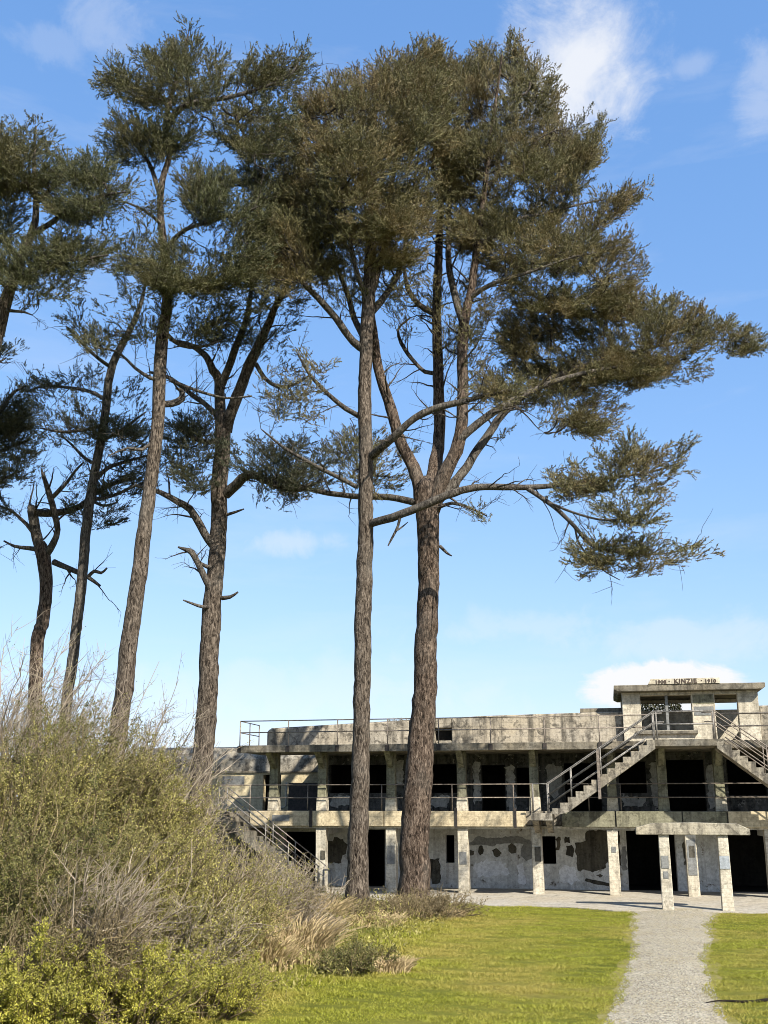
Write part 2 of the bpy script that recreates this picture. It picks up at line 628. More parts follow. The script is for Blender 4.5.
tag(link_mesh('gravel', mesh_np('gravel', sv, sf.reshape(-1, 3)), M['stone']), 'loose pale gravel stones scattered over the footpath', 'gravel', kind='stuff')

# ------------------------------------------------------------------ the battery
BAT = empty('gun_battery', BO, -YAW)
tag(BAT, 'weathered two storey concrete gun battery with open galleries, outside stairs and rooftop lookout', 'fort building')


def wall_cells(mb, u0, u1, z0, z1, v0, v1, holes):
    us = sorted({u0, u1, *[h[0] for h in holes], *[h[1] for h in holes]})
    zs = sorted({z0, z1, *[h[2] for h in holes], *[h[3] for h in holes]})
    us = [u for u in us if u0 <= u <= u1]
    zs = [z for z in zs if z0 <= z <= z1]
    for a, b in zip(us, us[1:]):
        runs = []
        for c, d in zip(zs, zs[1:]):
            m = ((a + b) / 2, (c + d) / 2)
            if any(h[0] < m[0] < h[1] and h[2] < m[1] < h[3] for h in holes):
                continue
            if runs and abs(runs[-1][1] - c) < 1e-6:
                runs[-1][1] = d
            else:
                runs.append([c, d])
        for c, d in runs:
            mb.box(a, b, v0, v1, c, d)


Z1, Z1t = 2.36, 2.92      # balcony slab
Z2, Z2t = 5.13, 5.36      # upper deck slab
UL, UR = -9.1, 15.0
SP = 2.73

# lower back wall
wb = MB()
low_holes = [(-10.4, -9.0, -1, 2.1), (-7.05, -6.2, -1, 2.2), (-3.75, -3.4, 0.95, 2.0), (0.0, 0.56, 0.95, 1.98), (3.25, 5.05, -1, 2.2), (6.95, 10.5, -1, 2.25), (11.5, 13.5, -1, 2.2)]
wall_cells(wb, -10.8, UR, 0.0, Z1, 2.45, 2.85, low_holes)
wb.build('wall', M['plaster'], BAT)
# inner pier between the wide doorways
pb = MB()
pb.box(5.06, 5.8, 2.38, 2.449, 0.03, Z1)
pb.box(5.3, 5.75, 2.86, 3.4, 0.03, Z1)
pb.build('pier', M['plaster'], BAT, 0.01)
# upper back wall
ub = MB()
up_holes = [(-8.6, -6.0, 3.62, 4.75), (-5.4, -3.3, 3.62, 4.75), (-2.3, -1.35, 2.8, 4.7), (-0.9, -0.2, 3.5, 4.6), (1.0, 2.4, 2.8, 4.75), (3.1, 4.15, 3.6, 4.8), (4.9, 6.35, 2.8, 4.85),
            (7.2, 8.6, 3.5, 4.85), (9.4, 12.0, 2.8, 4.85)]
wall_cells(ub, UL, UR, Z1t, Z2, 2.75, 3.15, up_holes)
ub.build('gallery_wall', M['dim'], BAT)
# rooms behind the two walls
rm = MB()
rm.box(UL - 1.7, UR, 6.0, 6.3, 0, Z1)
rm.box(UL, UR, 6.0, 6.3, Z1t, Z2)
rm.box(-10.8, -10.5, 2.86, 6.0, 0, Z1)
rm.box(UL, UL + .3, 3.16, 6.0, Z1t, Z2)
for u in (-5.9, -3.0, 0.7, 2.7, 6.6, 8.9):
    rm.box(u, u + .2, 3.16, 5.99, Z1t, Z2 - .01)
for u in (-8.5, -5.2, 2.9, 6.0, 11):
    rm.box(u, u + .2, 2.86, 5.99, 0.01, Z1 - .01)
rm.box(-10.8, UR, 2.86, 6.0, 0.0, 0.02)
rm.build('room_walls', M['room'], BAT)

# balcony slab: cream fascia strip, dark underside lip
bs = MB()
bs.box(-9.95, UR, -0.02, 6.3, Z1 + .06, Z1t)
bs.build('balcony_slab', M['slab'], BAT, 0.012)
fa = MB()
us = [-10.95, -8.55, -5.75, -2.95, -0.25]
fs_ = [(-11.0, -8.62), (-8.5, -5.72), (-5.68, -2.98), (-2.92, -0.36)]
for a, b in fs_:
    fa.box(a, b, -0.22, -0.021, Z1 + .02, Z1t + .012)
fa.build('fascia', M['fascia'], BAT, 0.012)
fb = MB()
for a, b in [(0.95, 2.85), (2.9, 5.2), (5.24, 6.75)]:
    fb.box(a, b, -0.22, -0.021, Z1 + .02, Z1t + .008)
o_ = fb.build('fascia', M['oldgreen_shade'], BAT, 0.012)  # stair shade put into the darker colour of the middle fascia
fc = MB()
fc.box(6.8, UR, -0.22, -0.021, Z1 + .02, Z1t + .01)
fc.build('fascia', M['fascia'], BAT, 0.012)
lp = MB()
lp.box(-11.0, UR, -0.1, 0.05, Z1 - .06, Z1 + .015)
lp.build('lip', M['pale'], BAT)
# left terrace, darker retaining face
lt = MB()
lt.box(-17.5, -11.03, -0.2, 9.0, -0.3, Z1t - .01)
lt.build('terrace', M['edge'], BAT, 0.015)
lt2 = MB()
lt2.box(-11.03, -9.96, -0.019, 6.0, Z1 + .06, Z1t - .003)
lt2.build('terrace_slab', M['slab'], BAT)

# columns: lower pale, with rounded haunch at the head
for k in range(-3, 4):
    u = k * SP
    c = MB()
    w = 0.20
    c.prism([(u - w, 0.02), (u + w, 0.02), (u + w * .94, 1.5), (u + w * .9, 2.0), (u + w * 1.0, Z1 - .065), (u - w * 1.0, Z1 - .065), (u - w * .94, 1.5)], 'v', -0.08, 0.36)
    o = c.build('column', M['pale'], BAT, 0.02)
    # flared beam head running back from the column
    h = MB()
    h.prism([(0.362, Z1 - .07), (2.44, Z1 - .07), (2.44, Z1 - .3), (0.75, Z1 - .3), (0.362, Z1 - .62)], 'u', u - .13, u + .13)
    h.build('beam', M['plaster'], BAT)
# patches on the lower columns
for (u, z, pw, ph, m) in [(-8.19 + .1, 1.32, .09, .16, 'patch'), (-5.46, 1.35, .15, .33, 'greypatch'), (-2.73, 1.25, .13, .22, 'greypatch'), (0.02, 1.42, .11, .26, 'patch'),
                          (2.75, 1.6, .08, .1, 'greypatch'), (5.46, 1.35, .15, .6, 'greypatch'), (5.47, 1.55, .1, .2, 'patch')]:
    p = MB()
    y0 = -0.094 if m == 'greypatch' else -0.100
    p.box(u - pw, u + pw, y0, -0.079, z - ph, z + ph)
    p.build('column_patch', M[m], BAT)

UPC = [-10.15, -8.2, -5.48, -2.75, -0.03, 2.8, 4.62, 6.62, 9.4, 12.2]
for u in UPC:
    c = MB()
    w = 0.17
    c.prism([(u - w, Z1t + .01), (u + w, Z1t + .01), (u + w, Z2 - .002), (u - w, Z2 - .002)], 'v', 0.0, 0.34)
    c.build('column', M['oldgreen_shade'], BAT, 0.02)
    b = MB()
    b.prism([(-0.86, Z2 - .004), (-0.56, Z2 - .004), (-0.002, Z2 - .40), (-0.002, Z2 - .62)], 'u', u - .11, u + .11)
    b.build('bracket', M['oldgreen_shade'], BAT, 0.015)
    f = MB()
    f.prism([(u - .21, Z1t + .012), (u + .21, Z1t + .012), (u + .19, Z1t + .52), (u - .19, Z1t + .52)], 'v', -0.03, 0.37)
    f.build('column_foot', M['pale'] if u < 4 or u > 6 else M['oldgreen_shade'], BAT, 0.02)

# upper deck slab with panelled edge
ud = MB()
ud.box(-11.3, -9.1, -0.9, 2.05, Z2 + .002, Z2t)
ud.box(-9.1, UR, -0.9, 8.0, Z2 + .002, Z2t)
ud.build('deck_slab', M['slab'], BAT, 0.012)
posts = [-11.25, -9.3, -7.35, -5.4, -3.45, -1.5, 0.48, 2.46]
eb = MB()
edges_ = [-11.32, -9.34, -7.39, -5.44, -3.49, -1.54, 0.44, 2.42, 4.34]
for a, b in zip(edges_, edges_[1:]):
    eb.box(a + .03, b - .03, -1.02, -0.901, Z2 - .03, Z2t + .012)
eb.build('edge_beam', M['edge'], BAT, 0.012)
er = MB()
for a, b in [(6.45, 8.4), (8.46, 10.5), (10.56, UR)]:
    er.box(a, b, -1.02, -0.901, Z2 - .03, Z2t + .012)
er.build('edge_beam', M['edge'], BAT, 0.012)
# stair-head landing
ld = MB()
ld.box(4.36, 6.43, -2.05, -0.901, Z2, Z2t + .006)
ld.build('landing', M['edge'], BAT, 0.012)

# parapet: long battered blast wall, rising to the right
pp = MB()
prof = [(-10.95, 6.05), (-10.85, 6.16), (-8.3, 6.3), (-6.2, 6.38), (-5.0, 6.42)]
pp.prism([(-10.95, Z2t)] + prof + [(-5.0, Z2t)], 'v', 1.5, 2.0)
pp.prism([(-4.99, Z2t), (-4.99, 6.5), (-3.98, 6.52), (-3.98, Z2t)], 'v', 1.44, 2.55)
pp.prism([(-3.3, Z2t), (-3.3, 6.5), (-2.0, 6.56), (0.4, 6.6), (2.5, 6.63), (3.36, 6.64), (3.36, Z2t)], 'v', 1.5, 2.55)
pp.prism([(-3.975, Z2t), (-3.975, 5.62), (-3.305, 5.62), (-3.305, Z2t)], 'v', 1.5, 2.55)
pp.prism([(-3.975, 6.1), (-3.975, 6.5), (-3.305, 6.5), (-3.305, 6.1)], 'v', 1.5, 2.55)
pp.build('parapet', M['parapet'], BAT, 0.05)
pp = MB()
pp.box(8.4, UR, 1.5, 2.55, Z2t, 6.78)
pp.build('parapet', M['parapet'], BAT, 0.05)
cp = MB()
cp.prism([(-10.8, 6.165), (-10.8, 6.2), (-5.02, 6.45), (-5.02, 6.425)], 'v', 1.6, 2.05)
cp.build('coping', M['edge'], BAT)
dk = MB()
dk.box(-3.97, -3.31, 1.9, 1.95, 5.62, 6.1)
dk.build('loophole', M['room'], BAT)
for (va, ua, ub_) in ((2.56, -6.4, 3.36), (5.02, 3.37, 8.38), (2.56, 8.39, UR)):
    bk = MB()
    bk.prism([(va, Z2t), (va, 6.35 if va < 5 else 6.5), (max(3.6, va + .3), 6.52), (7.9, 6.4), (7.9, Z2t)], 'u', ua, ub_)
    bk.build('earth_cover', M['ground'], BAT)
cp2 = MB()
cp2.box(1.75, 3.35, 1.75, 2.5, 6.645, 6.8)
cp2.build('coping', M['edge'], BAT)

# left wing behind the gallery: cream wall, dark ledge, sloping top
wg = MB()
wall_cells(wg, -18, -8.95, Z1t, 4.5, 4.3, 4.7, [(-11.95, -11.15, 2.8, 4.42)])
wg.build('wing_wall', M['cream'], BAT)
wgl = MB()
wgl.box(-18, -9.12, 4.22, 4.8, 4.503, 4.58)
wgl.build('ledge', M['edge'], BAT)
wgt = MB()
wgt.prism([(4.35, 4.583), (4.42, 5.1), (4.9, 5.6), (7.9, 5.8), (7.9, 4.583)], 'u', -18, -9.105)
wgt.build('wing_bank', M['slab'], BAT)
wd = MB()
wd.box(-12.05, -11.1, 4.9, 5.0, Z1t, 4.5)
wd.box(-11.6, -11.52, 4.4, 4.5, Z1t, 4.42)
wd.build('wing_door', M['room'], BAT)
wv_ = MB()
wv_.box(-13.8, -12.8, 4.285, 4.299, 4.0, 4.36)
wv_.build('plaque', M['greypatch'], BAT)
pw_ = MB()
pw_.box(-14.6, -14.35, 4.285, 4.299, 3.65, 3.9)
pw_.build('wall_hole', M['patch'], BAT)
wf = MB()
wf.tube([(-11.4, 4.0, Z1t + .12), (-10.95, 4.0, Z1t + .12), (-10.8, 4.0, Z1t + .2), (-10.8, 4.0, 4.1)], 0.045)
wf.build('pipe', M['pale'], BAT, smooth=True)

# made-up dark box filling a dark rectangle near the second upper column
lk = MB()
lk.box(-10.6, -9.0, 3.6, 3.9, Z1t + .01, 4.05)
lk.build('dark_box', M['dark_metal'], BAT, 0.01)

# peeled plaster and paint on the lower wall: irregular dark patches
def patch(name, mat, pts, v=2.449, th=0.008, parent=BAT, jag=0.05):
    out = []
    n = len(pts)
    for i in range(n):
        a, b = np.array(pts[i]), np.array(pts[(i + 1) % n])
        k = max(2, int(np.linalg.norm(b - a) / 0.09))
        for q in range(k):
            p = a + (b - a) * q / k
            out.append(tuple(p + rng.normal(0, jag * .4, 2)))
    m = MB()
    m.prism(out, 'v', v - th, v)
    return m.build(name, mat, parent)


PT = M['patch']
patch('peeled_patch', PT, [(1.35, 0.72), (1.3, 1.75), (1.72, 1.8), (1.75, 2.2), (3.0, 2.2), (3.0, 0.95), (2.62, .9), (2.5, 1.05), (2.3, .8), (1.9, .65), (1.7, .75)])
patch('peeled_patch', PT, [(0.95, 1.3), (0.98, 1.6), (1.2, 1.65), (1.29, 1.45), (1.2, 1.2)])
patch('peeled_patch', PT, [(0.9, 1.75), (0.92, 1.95), (1.1, 1.93), (1.12, 1.75)])
patch('peeled_patch', PT, [(0.6, 1.45), (0.62, 1.95), (0.75, 1.95), (0.75, 1.5)])
patch('peeled_patch', PT, [(1.6, 0.36), (1.65, .45), (2.1, .36), (2.6, .27), (2.5, .18), (2.0, .22)], jag=.02)
patch('peeled_patch', PT, [(2.05, 0.55), (2.2, .6), (2.3, .55), (2.2, .48)], jag=.02)
for (u, z, a, b) in [(-2.75, 1.35, .16, .12), (-2.35, 1.45, .12, .2), (-1.75, 1.35, .17, .16), (-1.1, 1.5, .2, .2), (-0.55, 1.4, .32, .32), (-3.0, 1.7, .14, .1)]:
    patch('peeled_patch', PT if u != -0.55 else M['greypatch'], [(u + a * math.cos(w_) * rng.uniform(.7, 1.2), z + b * math.sin(w_) * rng.uniform(.7, 1.2)) for w_ in np.linspace(0, 2 * math.pi, 8)[:-1]], jag=.03)
patch('stain', M['greypatch'], [(-2.9, 1.65), (-2.5, 1.95), (-1.8, 1.9), (-0.9, 2.0), (-0.3, 1.75), (-0.3, 1.66), (-1.2, 1.72), (-1.9, 1.62)], th=.004)
patch('peeled_patch', PT, [(-5.05, 0.35), (-5.05, 1.1), (-4.0, 1.1), (-3.95, .2), (-4.3, .15), (-4.4, .45), (-4.8, .3)])
patch('peeled_patch', PT, [(-8.55, 0.9), (-8.6, 1.75), (-8.35, 1.75), (-8.3, 1.9), (-7.95, 1.8), (-7.75, 1.6), (-7.78, 1.25), (-7.95, 1.2), (-8.0, .9)])
WH = concrete('fresh_whitewash', (0.74, 0.76, 0.77), (0.55, 0.56, 0.56), 0.3, (0.7, .7, .68), off=2.6, boards=False)
patch('whitewash', WH, [(0.7, .3), (0.65, .75), (.9, .95), (1.3, .8), (1.4, .4), (1.1, .2)], th=.003, jag=.08)
patch('whitewash', WH, [(-2.7, .8), (-2.2, 1.1), (-1.4, .95), (-1.3, .6), (-2.0, .5), (-2.5, .45)], th=.003, jag=.1)
patch('whitewash', WH, [(-0.95, .2), (-0.95, .9), (-0.7, .95), (-0.65, .2)], th=.003, jag=.05)
patch('peeled_patch', PT, [(5.35, .95), (5.3, 1.75), (5.5, 1.9), (5.78, 1.7), (5.75, 1.0)], v=2.379)
patch('peeled_patch', M['greypatch'], [(3.03, .75), (3.03, 1.6), (3.22, 1.6), (3.22, .75)])
# plaster remnants in the upper gallery
UPPL = concrete('pale_remnant', (0.50, 0.49, 0.44), (0.2, 0.2, 0.18), 0.6, (0.45, 0.42, 0.33), off=5.0, boards=False)
for pts in ([(-2.65, 3.2), (-2.6, 4.8), (-2.35, 4.9), (-2.35, 3.3)], [(-1.3, 3.0), (-1.3, 4.6), (-1.05, 4.7), (-.95, 3.9), (-.95, 3.0)], [(0.3, 3.6), (0.3, 4.7), (.95, 4.7), (.9, 3.9), (.6, 3.4)],
            [(3.2, 3.1), (3.2, 3.5), (4.1, 3.45), (4.0, 3.1)], [(4.35, 3.1), (4.3, 4.7), (4.85, 4.8), (4.85, 3.9), (4.7, 3.1)], [(6.45, 3.0), (6.4, 4.6), (6.8, 4.7), (7.0, 4.2), (6.9, 3.2)],
            [(-5.9, 4.0), (-5.9, 4.9), (-5.5, 4.9), (-5.5, 4.0)], [(-8.5, 3.1), (-8.4, 3.5), (-7.2, 3.5), (-7.3, 3.15)], [(-5.2, 3.1), (-5.1, 3.45), (-3.6, 3.5), (-3.7, 3.1)]):
    patch('plaster_remnant', UPPL, pts, v=2.749, jag=.1)
patch('plaque', M['greypatch'], [(-10.1, 2.55), (-10.1, 2.78), (-9.4, 2.78), (-9.4, 2.55)], v=-.2205, jag=.005)

# lookout on the roof
LV = 1.2
lo = MB()
wall_cells(lo, 3.37, 8.38, Z2t, 7.33, LV, LV + .4, [(4.06, 5.95, 5.88, 7.2), (6.8, 7.63, 5.4, 7.2)])
lo.box(3.37, 3.72, LV + .41, 5.0, Z2t, 6.0)
lo.box(8.03, 8.38, LV + .41, 5.0, Z2t, 6.0)
lo.box(3.37, 3.72, 4.6, 5.0, 6.0, 7.33)
lo.box(8.03, 8.38, 4.6, 5.0, 6.0, 7.33)
lo.box(3.73, 8.02, 4.6, 5.0, Z2t, 6.9)
lo.box(3.73, 8.02, 4.6, 5.0, 7.2, 7.33)
LOOK = lo.build('lookout', M['pale'], BAT, 0.02)
lr = MB()
lr.prism([(3.09, 7.41), (3.24, 7.333), (8.5, 7.333), (8.62, 7.41), (8.62, 7.57), (3.09, 7.57)], 'v', LV - .4, 5.4)
lr.build('roof_slab', M['edge'], LOOK, 0.02)
ls = MB()
ls.box(3.83, 6.1, LV - .14, LV - .002, 5.74, 5.86)
ls.build('sill', M['edge'], LOOK, 0.012)
lm = MB()
lm.box(4.98, 5.08, LV + .05, LV + .2, 5.881, 7.199)
lm.build('mullion', M['greypatch'], LOOK)
for (a, b, c, d, mt) in [(6.02, 6.74, 6.42, 6.75, 'greypatch'), (6.0, 6.76, 6.85, 7.2, 'oldgreen_shade')]:  # upper one paints the roof's shadow on the pier top
    p = MB()
    p.box(a, b, LV - .012, LV - .001, c, d)
    p.build('pier_patch_and_shade', M[mt], LOOK)
npn = MB()
npn.prism([(4.36, 7.573), (4.48, 7.78), (7.0, 7.78), (7.0, 7.573)], 'v', LV - .43, LV - .1)
NP_ = npn.build('name_panel', M['pale'], BAT, 0.008)
for (txt, u, sz_) in [('1908', 4.84, 0.185), ('KINZIE', 5.75, 0.24), ('1910', 6.66, 0.185)]:
    cu = bpy.data.curves.new('lettering', 'FONT')
    cu.body = txt
    cu.size = sz_
    cu.align_x = 'CENTER'
    cu.extrude = 0.006
    cu.offset = 0.009
    cu.space_character = 1.15
    tmp = bpy.data.objects.new('lettering_curve', cu)
    fo = bpy.data.objects.new('lettering', bpy.data.meshes.new_from_object(tmp))
    bpy.data.objects.remove(tmp)
    COL.objects.link(fo)
    fo.parent = NP_
    fo.location = (u, LV - .437, 7.595)
    fo.rotation_euler = (math.pi / 2, 0, 0)
    fo.data.materials.clear()
    fo.data.materials.append(M['letters'])
for u in (5.16, 6.34):
    d_ = MB()
    d_.box(u - .018, u + .018, LV - .443, LV - .431, 7.66, 7.70)
    d_.build('lettering', M['letters'], NP_)


# stairs: solid concrete flights along the front
def flight(u_top, z_top, u_bot, z_bot, v0, v1, n, mat):
    """stepped prism between two ends"""
    du = (u_bot - u_top) / n
    dz = (z_bot - z_top) / n
    top = []
    for i in range(n):
        top.append((u_top + du * i, z_top + dz * i))
        top.append((u_top + du * (i + 1), z_top + dz * i))
    top.append((u_bot, z_bot))
    bot = [(u_bot - du * 0.2, z_bot - 0.0), (u_top, z_top + dz * 1.4)]
    m = MB()
    poly = top + bot
    n_ = len(poly)
    # build as strips (concave side outline): treads, risers, soffit and two side fans made of quads
    vs, fs = [], []
    so_ = lambda u: z_top + dz * 1.6 + dz / du * (u - u_top)
    for i in range(n):
        ua, ub_ = u_top + du * i, u_top + du * (i + 1)
        zt = z_top + dz * i
        za, zb = so_(ua), max(so_(ub_), z_bot) if z_bot < z_top else so_(ub_)
        za = max(za, z_bot)
        m.add([(ua, v0, za), (ub_, v0, zb), (ub_, v0, zt), (ua, v0, zt), (ua, v1, za), (ub_, v1, zb), (ub_, v1, zt), (ua, v1, zt)],
              [(0, 1, 2, 3), (7, 6, 5, 4), (3, 2, 6, 7), (1, 5, 6, 2), (0, 4, 5, 1)] + ([(0, 3, 7, 4)] if i == 0 else []))
    return m


ST = empty('staircase')
ST.parent = BAT
fl = flight(4.36, Z2t, 0.7, Z1t - .08, -2.05, -1.04, 13, None)
fl.build('flight', M['slab'], ST)
fl = MB()
fl.box(-0.05, 0.695, -2.05, -0.23, Z1t - .3, Z1t - .05)
fl.prism([(-1.95, Z1t - .303), (-0.24, Z1t - .303), (-0.24, Z1t - .75), (-0.5, Z1t - .75)], 'u', -0.02, 0.2)
fl.prism([(-1.95, Z1t - .303), (-0.24, Z1t - .303), (-0.24, Z1t - .75), (-0.5, Z1t - .75)], 'u', 0.45, 0.66)
fl.build('landing', M['slab'], ST, 0.015)


def rails(name, pairs, posts_, r=0.028, mat='rail', parent=BAT):
    e = MB()
    for p in pairs:
        e.tube(p, r)
    for p in posts_:
        e.tube(p, r * 1.05)
    return e.build(name, M[mat], parent, smooth=True)


def stair_rail(v, uT, zT, uB, zB, ext=0.75, sgn=1):
    pairs = []
    for h in (0.98, 0.60, 0.26):
        if h > .3:
            pairs.append([(uT + .35 * sgn, v, zT + h), (uT, v, zT + h), (uB, v, zB + h)] + ([(uB - ext * sgn, v, zB + h)] if h == .98 else []))
        else:
            pairs.append([(uT - .3 * sgn, v, zT + h - .2), (uB, v, zB + h)])
    ps = []
    for f in (0.0, 0.5, 0.78, 1.0):
        u, z = uT + (uB - uT) * f, zT + (zB - zT) * f
        ps.append([(u, v, z - .12), (u, v, z + .98)])
    ps.append([(uB - ext * sgn, v, zB - .12), (uB - ext * sgn, v, zB + .98)])
    return pairs, ps


pr, ps = stair_rail(-2.0, 4.36, Z2t, 0.55, Z1t - .02, 0.5)
rails('handrail', pr, ps, 0.023, 'rail', ST)
pr, ps = stair_rail(-1.1, 4.36, Z2t, 0.55, Z1t - .02, 0.2)
rails('handrail', pr, ps[:-1], 0.025, 'rail', ST)
sp_ = MB()
sp_.box(2.32, 2.42, -2.1, -2.0, 3.35, 5.05)
sp_.build('baluster', M['rust'], ST)

ST2 = empty('staircase')
ST2.parent = BAT
fl = flight(6.43, Z2t, 9.64, Z1t - .08, -2.05, -1.04, 13, None)
fl.build('flight', M['slab'], ST2)
pr, ps = stair_rail(-2.0, 6.43, Z2t, 9.7, Z1t - .02, 0.9, -1)
rails('handrail', pr, ps, 0.022, 'rust', ST2)
pr, ps = stair_rail(-1.1, 6.43, Z2t, 9.7, Z1t - .02, 0.2, -1)
rails('handrail', pr, ps[:-1], 0.02, 'rust', ST2)

ST3 = empty('staircase')
ST3.parent = BAT
fl = flight(-11.9, Z1t - .02, -7.9, 0.03, -1.35, -0.3, 16, None)
fl.build('flight', M['edge'], ST3)
sl3 = lambda u: 0.03 + (-7.9 - u) * 0.7175
for v in (-1.3, -0.36):
    prs = [[(-11.9, v, sl3(-11.9) + h), (-7.9, v, sl3(-7.9) + h)] for h in (0.92, 0.48)]
    rails('handrail', prs, [[(u, v, sl3(u) - .1), (u, v, sl3(u) + .92)] for u in (-11.9, -10.0, -9.1, -7.95)], 0.022, 'rail', ST3)
rails('handrail', [[(-7.75, -1.3, 0.85), (-7.45, -1.3, 0.85)]], [[(-7.75, -1.3, 0.03), (-7.75, -1.3, .85)], [(-7.45, -1.3, 0.03), (-7.45, -1.3, .85)]], 0.025, 'rail', ST3)

# upper railing
zr = [6.3, 5.86]
pairs = [[(-11.25, -0.97, z), (4.3, -0.97, z)] for z in zr]
pairs += [[(-11.25, -0.97, z), (-11.25, 1.4, z)] for z in zr]
pst = [[(u, -0.97, Z2 + .05), (u, -0.97, 6.3)] for u in posts] + [[(-11.25, 0.2, Z2t), (-11.25, 0.2, 6.3)], [(-11.25, 1.4, Z2t), (-11.25, 1.4, 6.3)]]
rails('railing', pairs, pst, 0.021, 'rust')
pairs = [[(4.4, -2.0, z + .02), (6.4, -2.0, z + .02)] for z in zr]
rails('railing', pairs, [[(4.45, -2.0, Z2t), (4.45, -2.0, 6.33)], [(6.38, -2.0, Z2t), (6.38, -2.0, 6.33)]], 0.026, 'rail')
pairs = [[(6.5, -0.97, z), (14, -0.97, z)] for z in zr]
rails('railing', pairs, [[(u, -0.97, Z2 + .05), (u, -0.97, 6.3)] for u in (6.5, 8.42, 10.4, 12.4)], 0.026, 'rust')
ft = MB()
for u in posts:
    ft.box(u - .07, u + .07, -1.05, -1.021, Z2 - .02, Z2t - .02)
ft.build('post_bracket', M['dark_metal'], BAT)
# balcony railing
pairs = [[(-11.0, -0.12, z), (-0.1, -0.12, z)] for z in (3.9, 3.42)] + [[(-16, -0.12, z), (-11, -0.12, z)] for z in (3.9, 3.42)] + [[(1.2, -0.12, z), (14, -0.12, z)] for z in (3.9, 3.42)]
rails('railing', pairs, [[(u, -0.12, Z1t), (u, -0.12, 3.9)] for u in (-14.2, -11.05, -8.72, -5.8, -3.1, -0.8, -.1, 1.95, 3.1, 8.4, 11)], 0.021, 'rust')
dp = MB()
for u in (-8.55, -2.95, -0.75):
    dp.box(u - .05, u + .05, -.26, -.222, Z1 - .02, 3.05)
dp.build('drain_pipe', M['dark_metal'], BAT)

# freestanding entrance canopy
CAN = empty('concrete_canopy', bworld(5.17, -5.1), -YAW)
tag(CAN, 'small freestanding concrete canopy on two slim posts where the gravel path meets the paving', 'canopy')
cs = MB()
cs.prism([(-1.72, 2.25), (1.72, 2.25), (1.72, 2.43), (1.36, 2.59), (0.1, 2.62), (-1.2, 2.6), (-1.72, 2.46)], 'v', -0.24, 0.24)
cs.build('roof_slab', concrete('canopy_concrete', (0.40, 0.37, 0.29), (0.10, 0.09, 0.07), 0.85, off=3.0), CAN, 0.02)
for u in (-.88, .9):
    c = MB()
    c.prism([(u - .175, 0.0), (u + .175, 0.0), (u + .155, 2.248), (u - .155, 2.248)], 'v', -0.16, 0.16)
    col_ = c.build('column', M['pale'], CAN, 0.02)
    q = MB()
    if u < 0:
        q.box(u - .12, u + .1, -.176, -.161, 1.25, 1.62)
        q.box(u - .08, u + .07, -.176, -.161, 0.95, 1.16)
        q.build('repair_patch', M['greypatch'], col_)
    else:
        q.box(u - .15, u + .15, -.176, -.161, 1.25, 1.63)
        q.build('repair_patch', concrete('blue_grey_repair', (0.33, 0.36, 0.38), (0.25, 0.27, 0.28), .3, (.33, .35, .36), boards=False), col_)


# ------------------------------------------------------------------ vegetation kernels
def unit(a):
    return a / np.maximum(np.linalg.norm(a, axis=-1, keepdims=True), 1e-9)


def perp(d):
    r_ = np.where(np.abs(d[..., 2:3]) < 0.9, np.array([0, 0, 1.0]), np.array([1.0, 0, 0]))
    a = unit(np.cross(d, r_))
    return a, np.cross(d, a)


def tubes_np(P, rad, k=3):
    """P (n,m,3) polylines, rad (n,m) -> verts, quads"""
    n, m, _ = P.shape
    T = np.empty_like(P)
    T[:, 1:-1] = P[:, 2:] - P[:, :-2]
    T[:, 0] = P[:, 1] - P[:, 0]
    T[:, -1] = P[:, -1] - P[:, -2]
    T = unit(T)
    A, B = perp(T)
    w = np.arange(k) * 2 * np.pi / k
    ring = A[:, :, None] * np.cos(w)[None, None, :, None] + B[:, :, None] * np.sin(w)[None, None, :, None]
    V = P[:, :, None] + ring * rad[:, :, None, None]
    idx = np.arange(n * m * k).reshape(n, m, k)
    a = idx[:, :-1]
    b = idx[:, 1:]
    F = np.stack([a, np.roll(a, -1, 2), np.roll(b, -1, 2), b], -1).reshape(-1, 4)
    return V.reshape(-1, 3), F


def leaves_np(P, D, L, Wd, fold=0.0):
    """rhombic leaves at P along D, random roll"""
    n = len(P)
    A, B = perp(D)
    th = rng.random(n) * 2 * np.pi
    S = A * np.cos(th)[:, None] + B * np.sin(th)[:, None]
    mid = P + D * (L * 0.45)[:, None]
    V = np.stack([P, mid + S * (Wd / 2)[:, None], P + D * L[:, None], mid - S * (Wd / 2)[:, None]], 1)
    F = np.arange(n * 4).reshape(n, 4)
    return V.reshape(-1, 3), F


def join(parts):
    Vs, Fs, o = [], [], 0
    for V, F in parts:
        Vs.append(V)
        Fs.append(F + o)
        o += len(V)
    return np.concatenate(Vs), np.concatenate(Fs)


def smooth_line(pts, step=0.5):
    """Catmull-Rom through rows (x,y,z,r)"""
    p = np.array(pts, float)
    if len(p) == 2:
        n = max(2, int(np.linalg.norm(p[1, :3] - p[0, :3]) / step) + 1)
        return np.linspace(p[0], p[1], n)
    q = np.vstack([2 * p[0] - p[1], p, 2 * p[-1] - p[-2]])
    out = []
    for i in range(1, len(q) - 2):
        n = max(2, int(np.linalg.norm(q[i + 1, :3] - q[i, :3]) / step))
        for t in np.linspace(0, 1, n, endpoint=False):
            out.append(0.5 * ((2 * q[i]) + (-q[i - 1] + q[i + 1]) * t + (2 * q[i - 1] - 5 * q[i] + 4 * q[i + 1] - q[i + 2]) * t * t + (-q[i - 1] + 3 * q[i] - 3 * q[i + 1] + q[i + 2]) * t ** 3))
    out.append(q[-2])
    o = np.array(out)
    o[:, 3] = np.maximum(o[:, 3], 0.006)
    return o


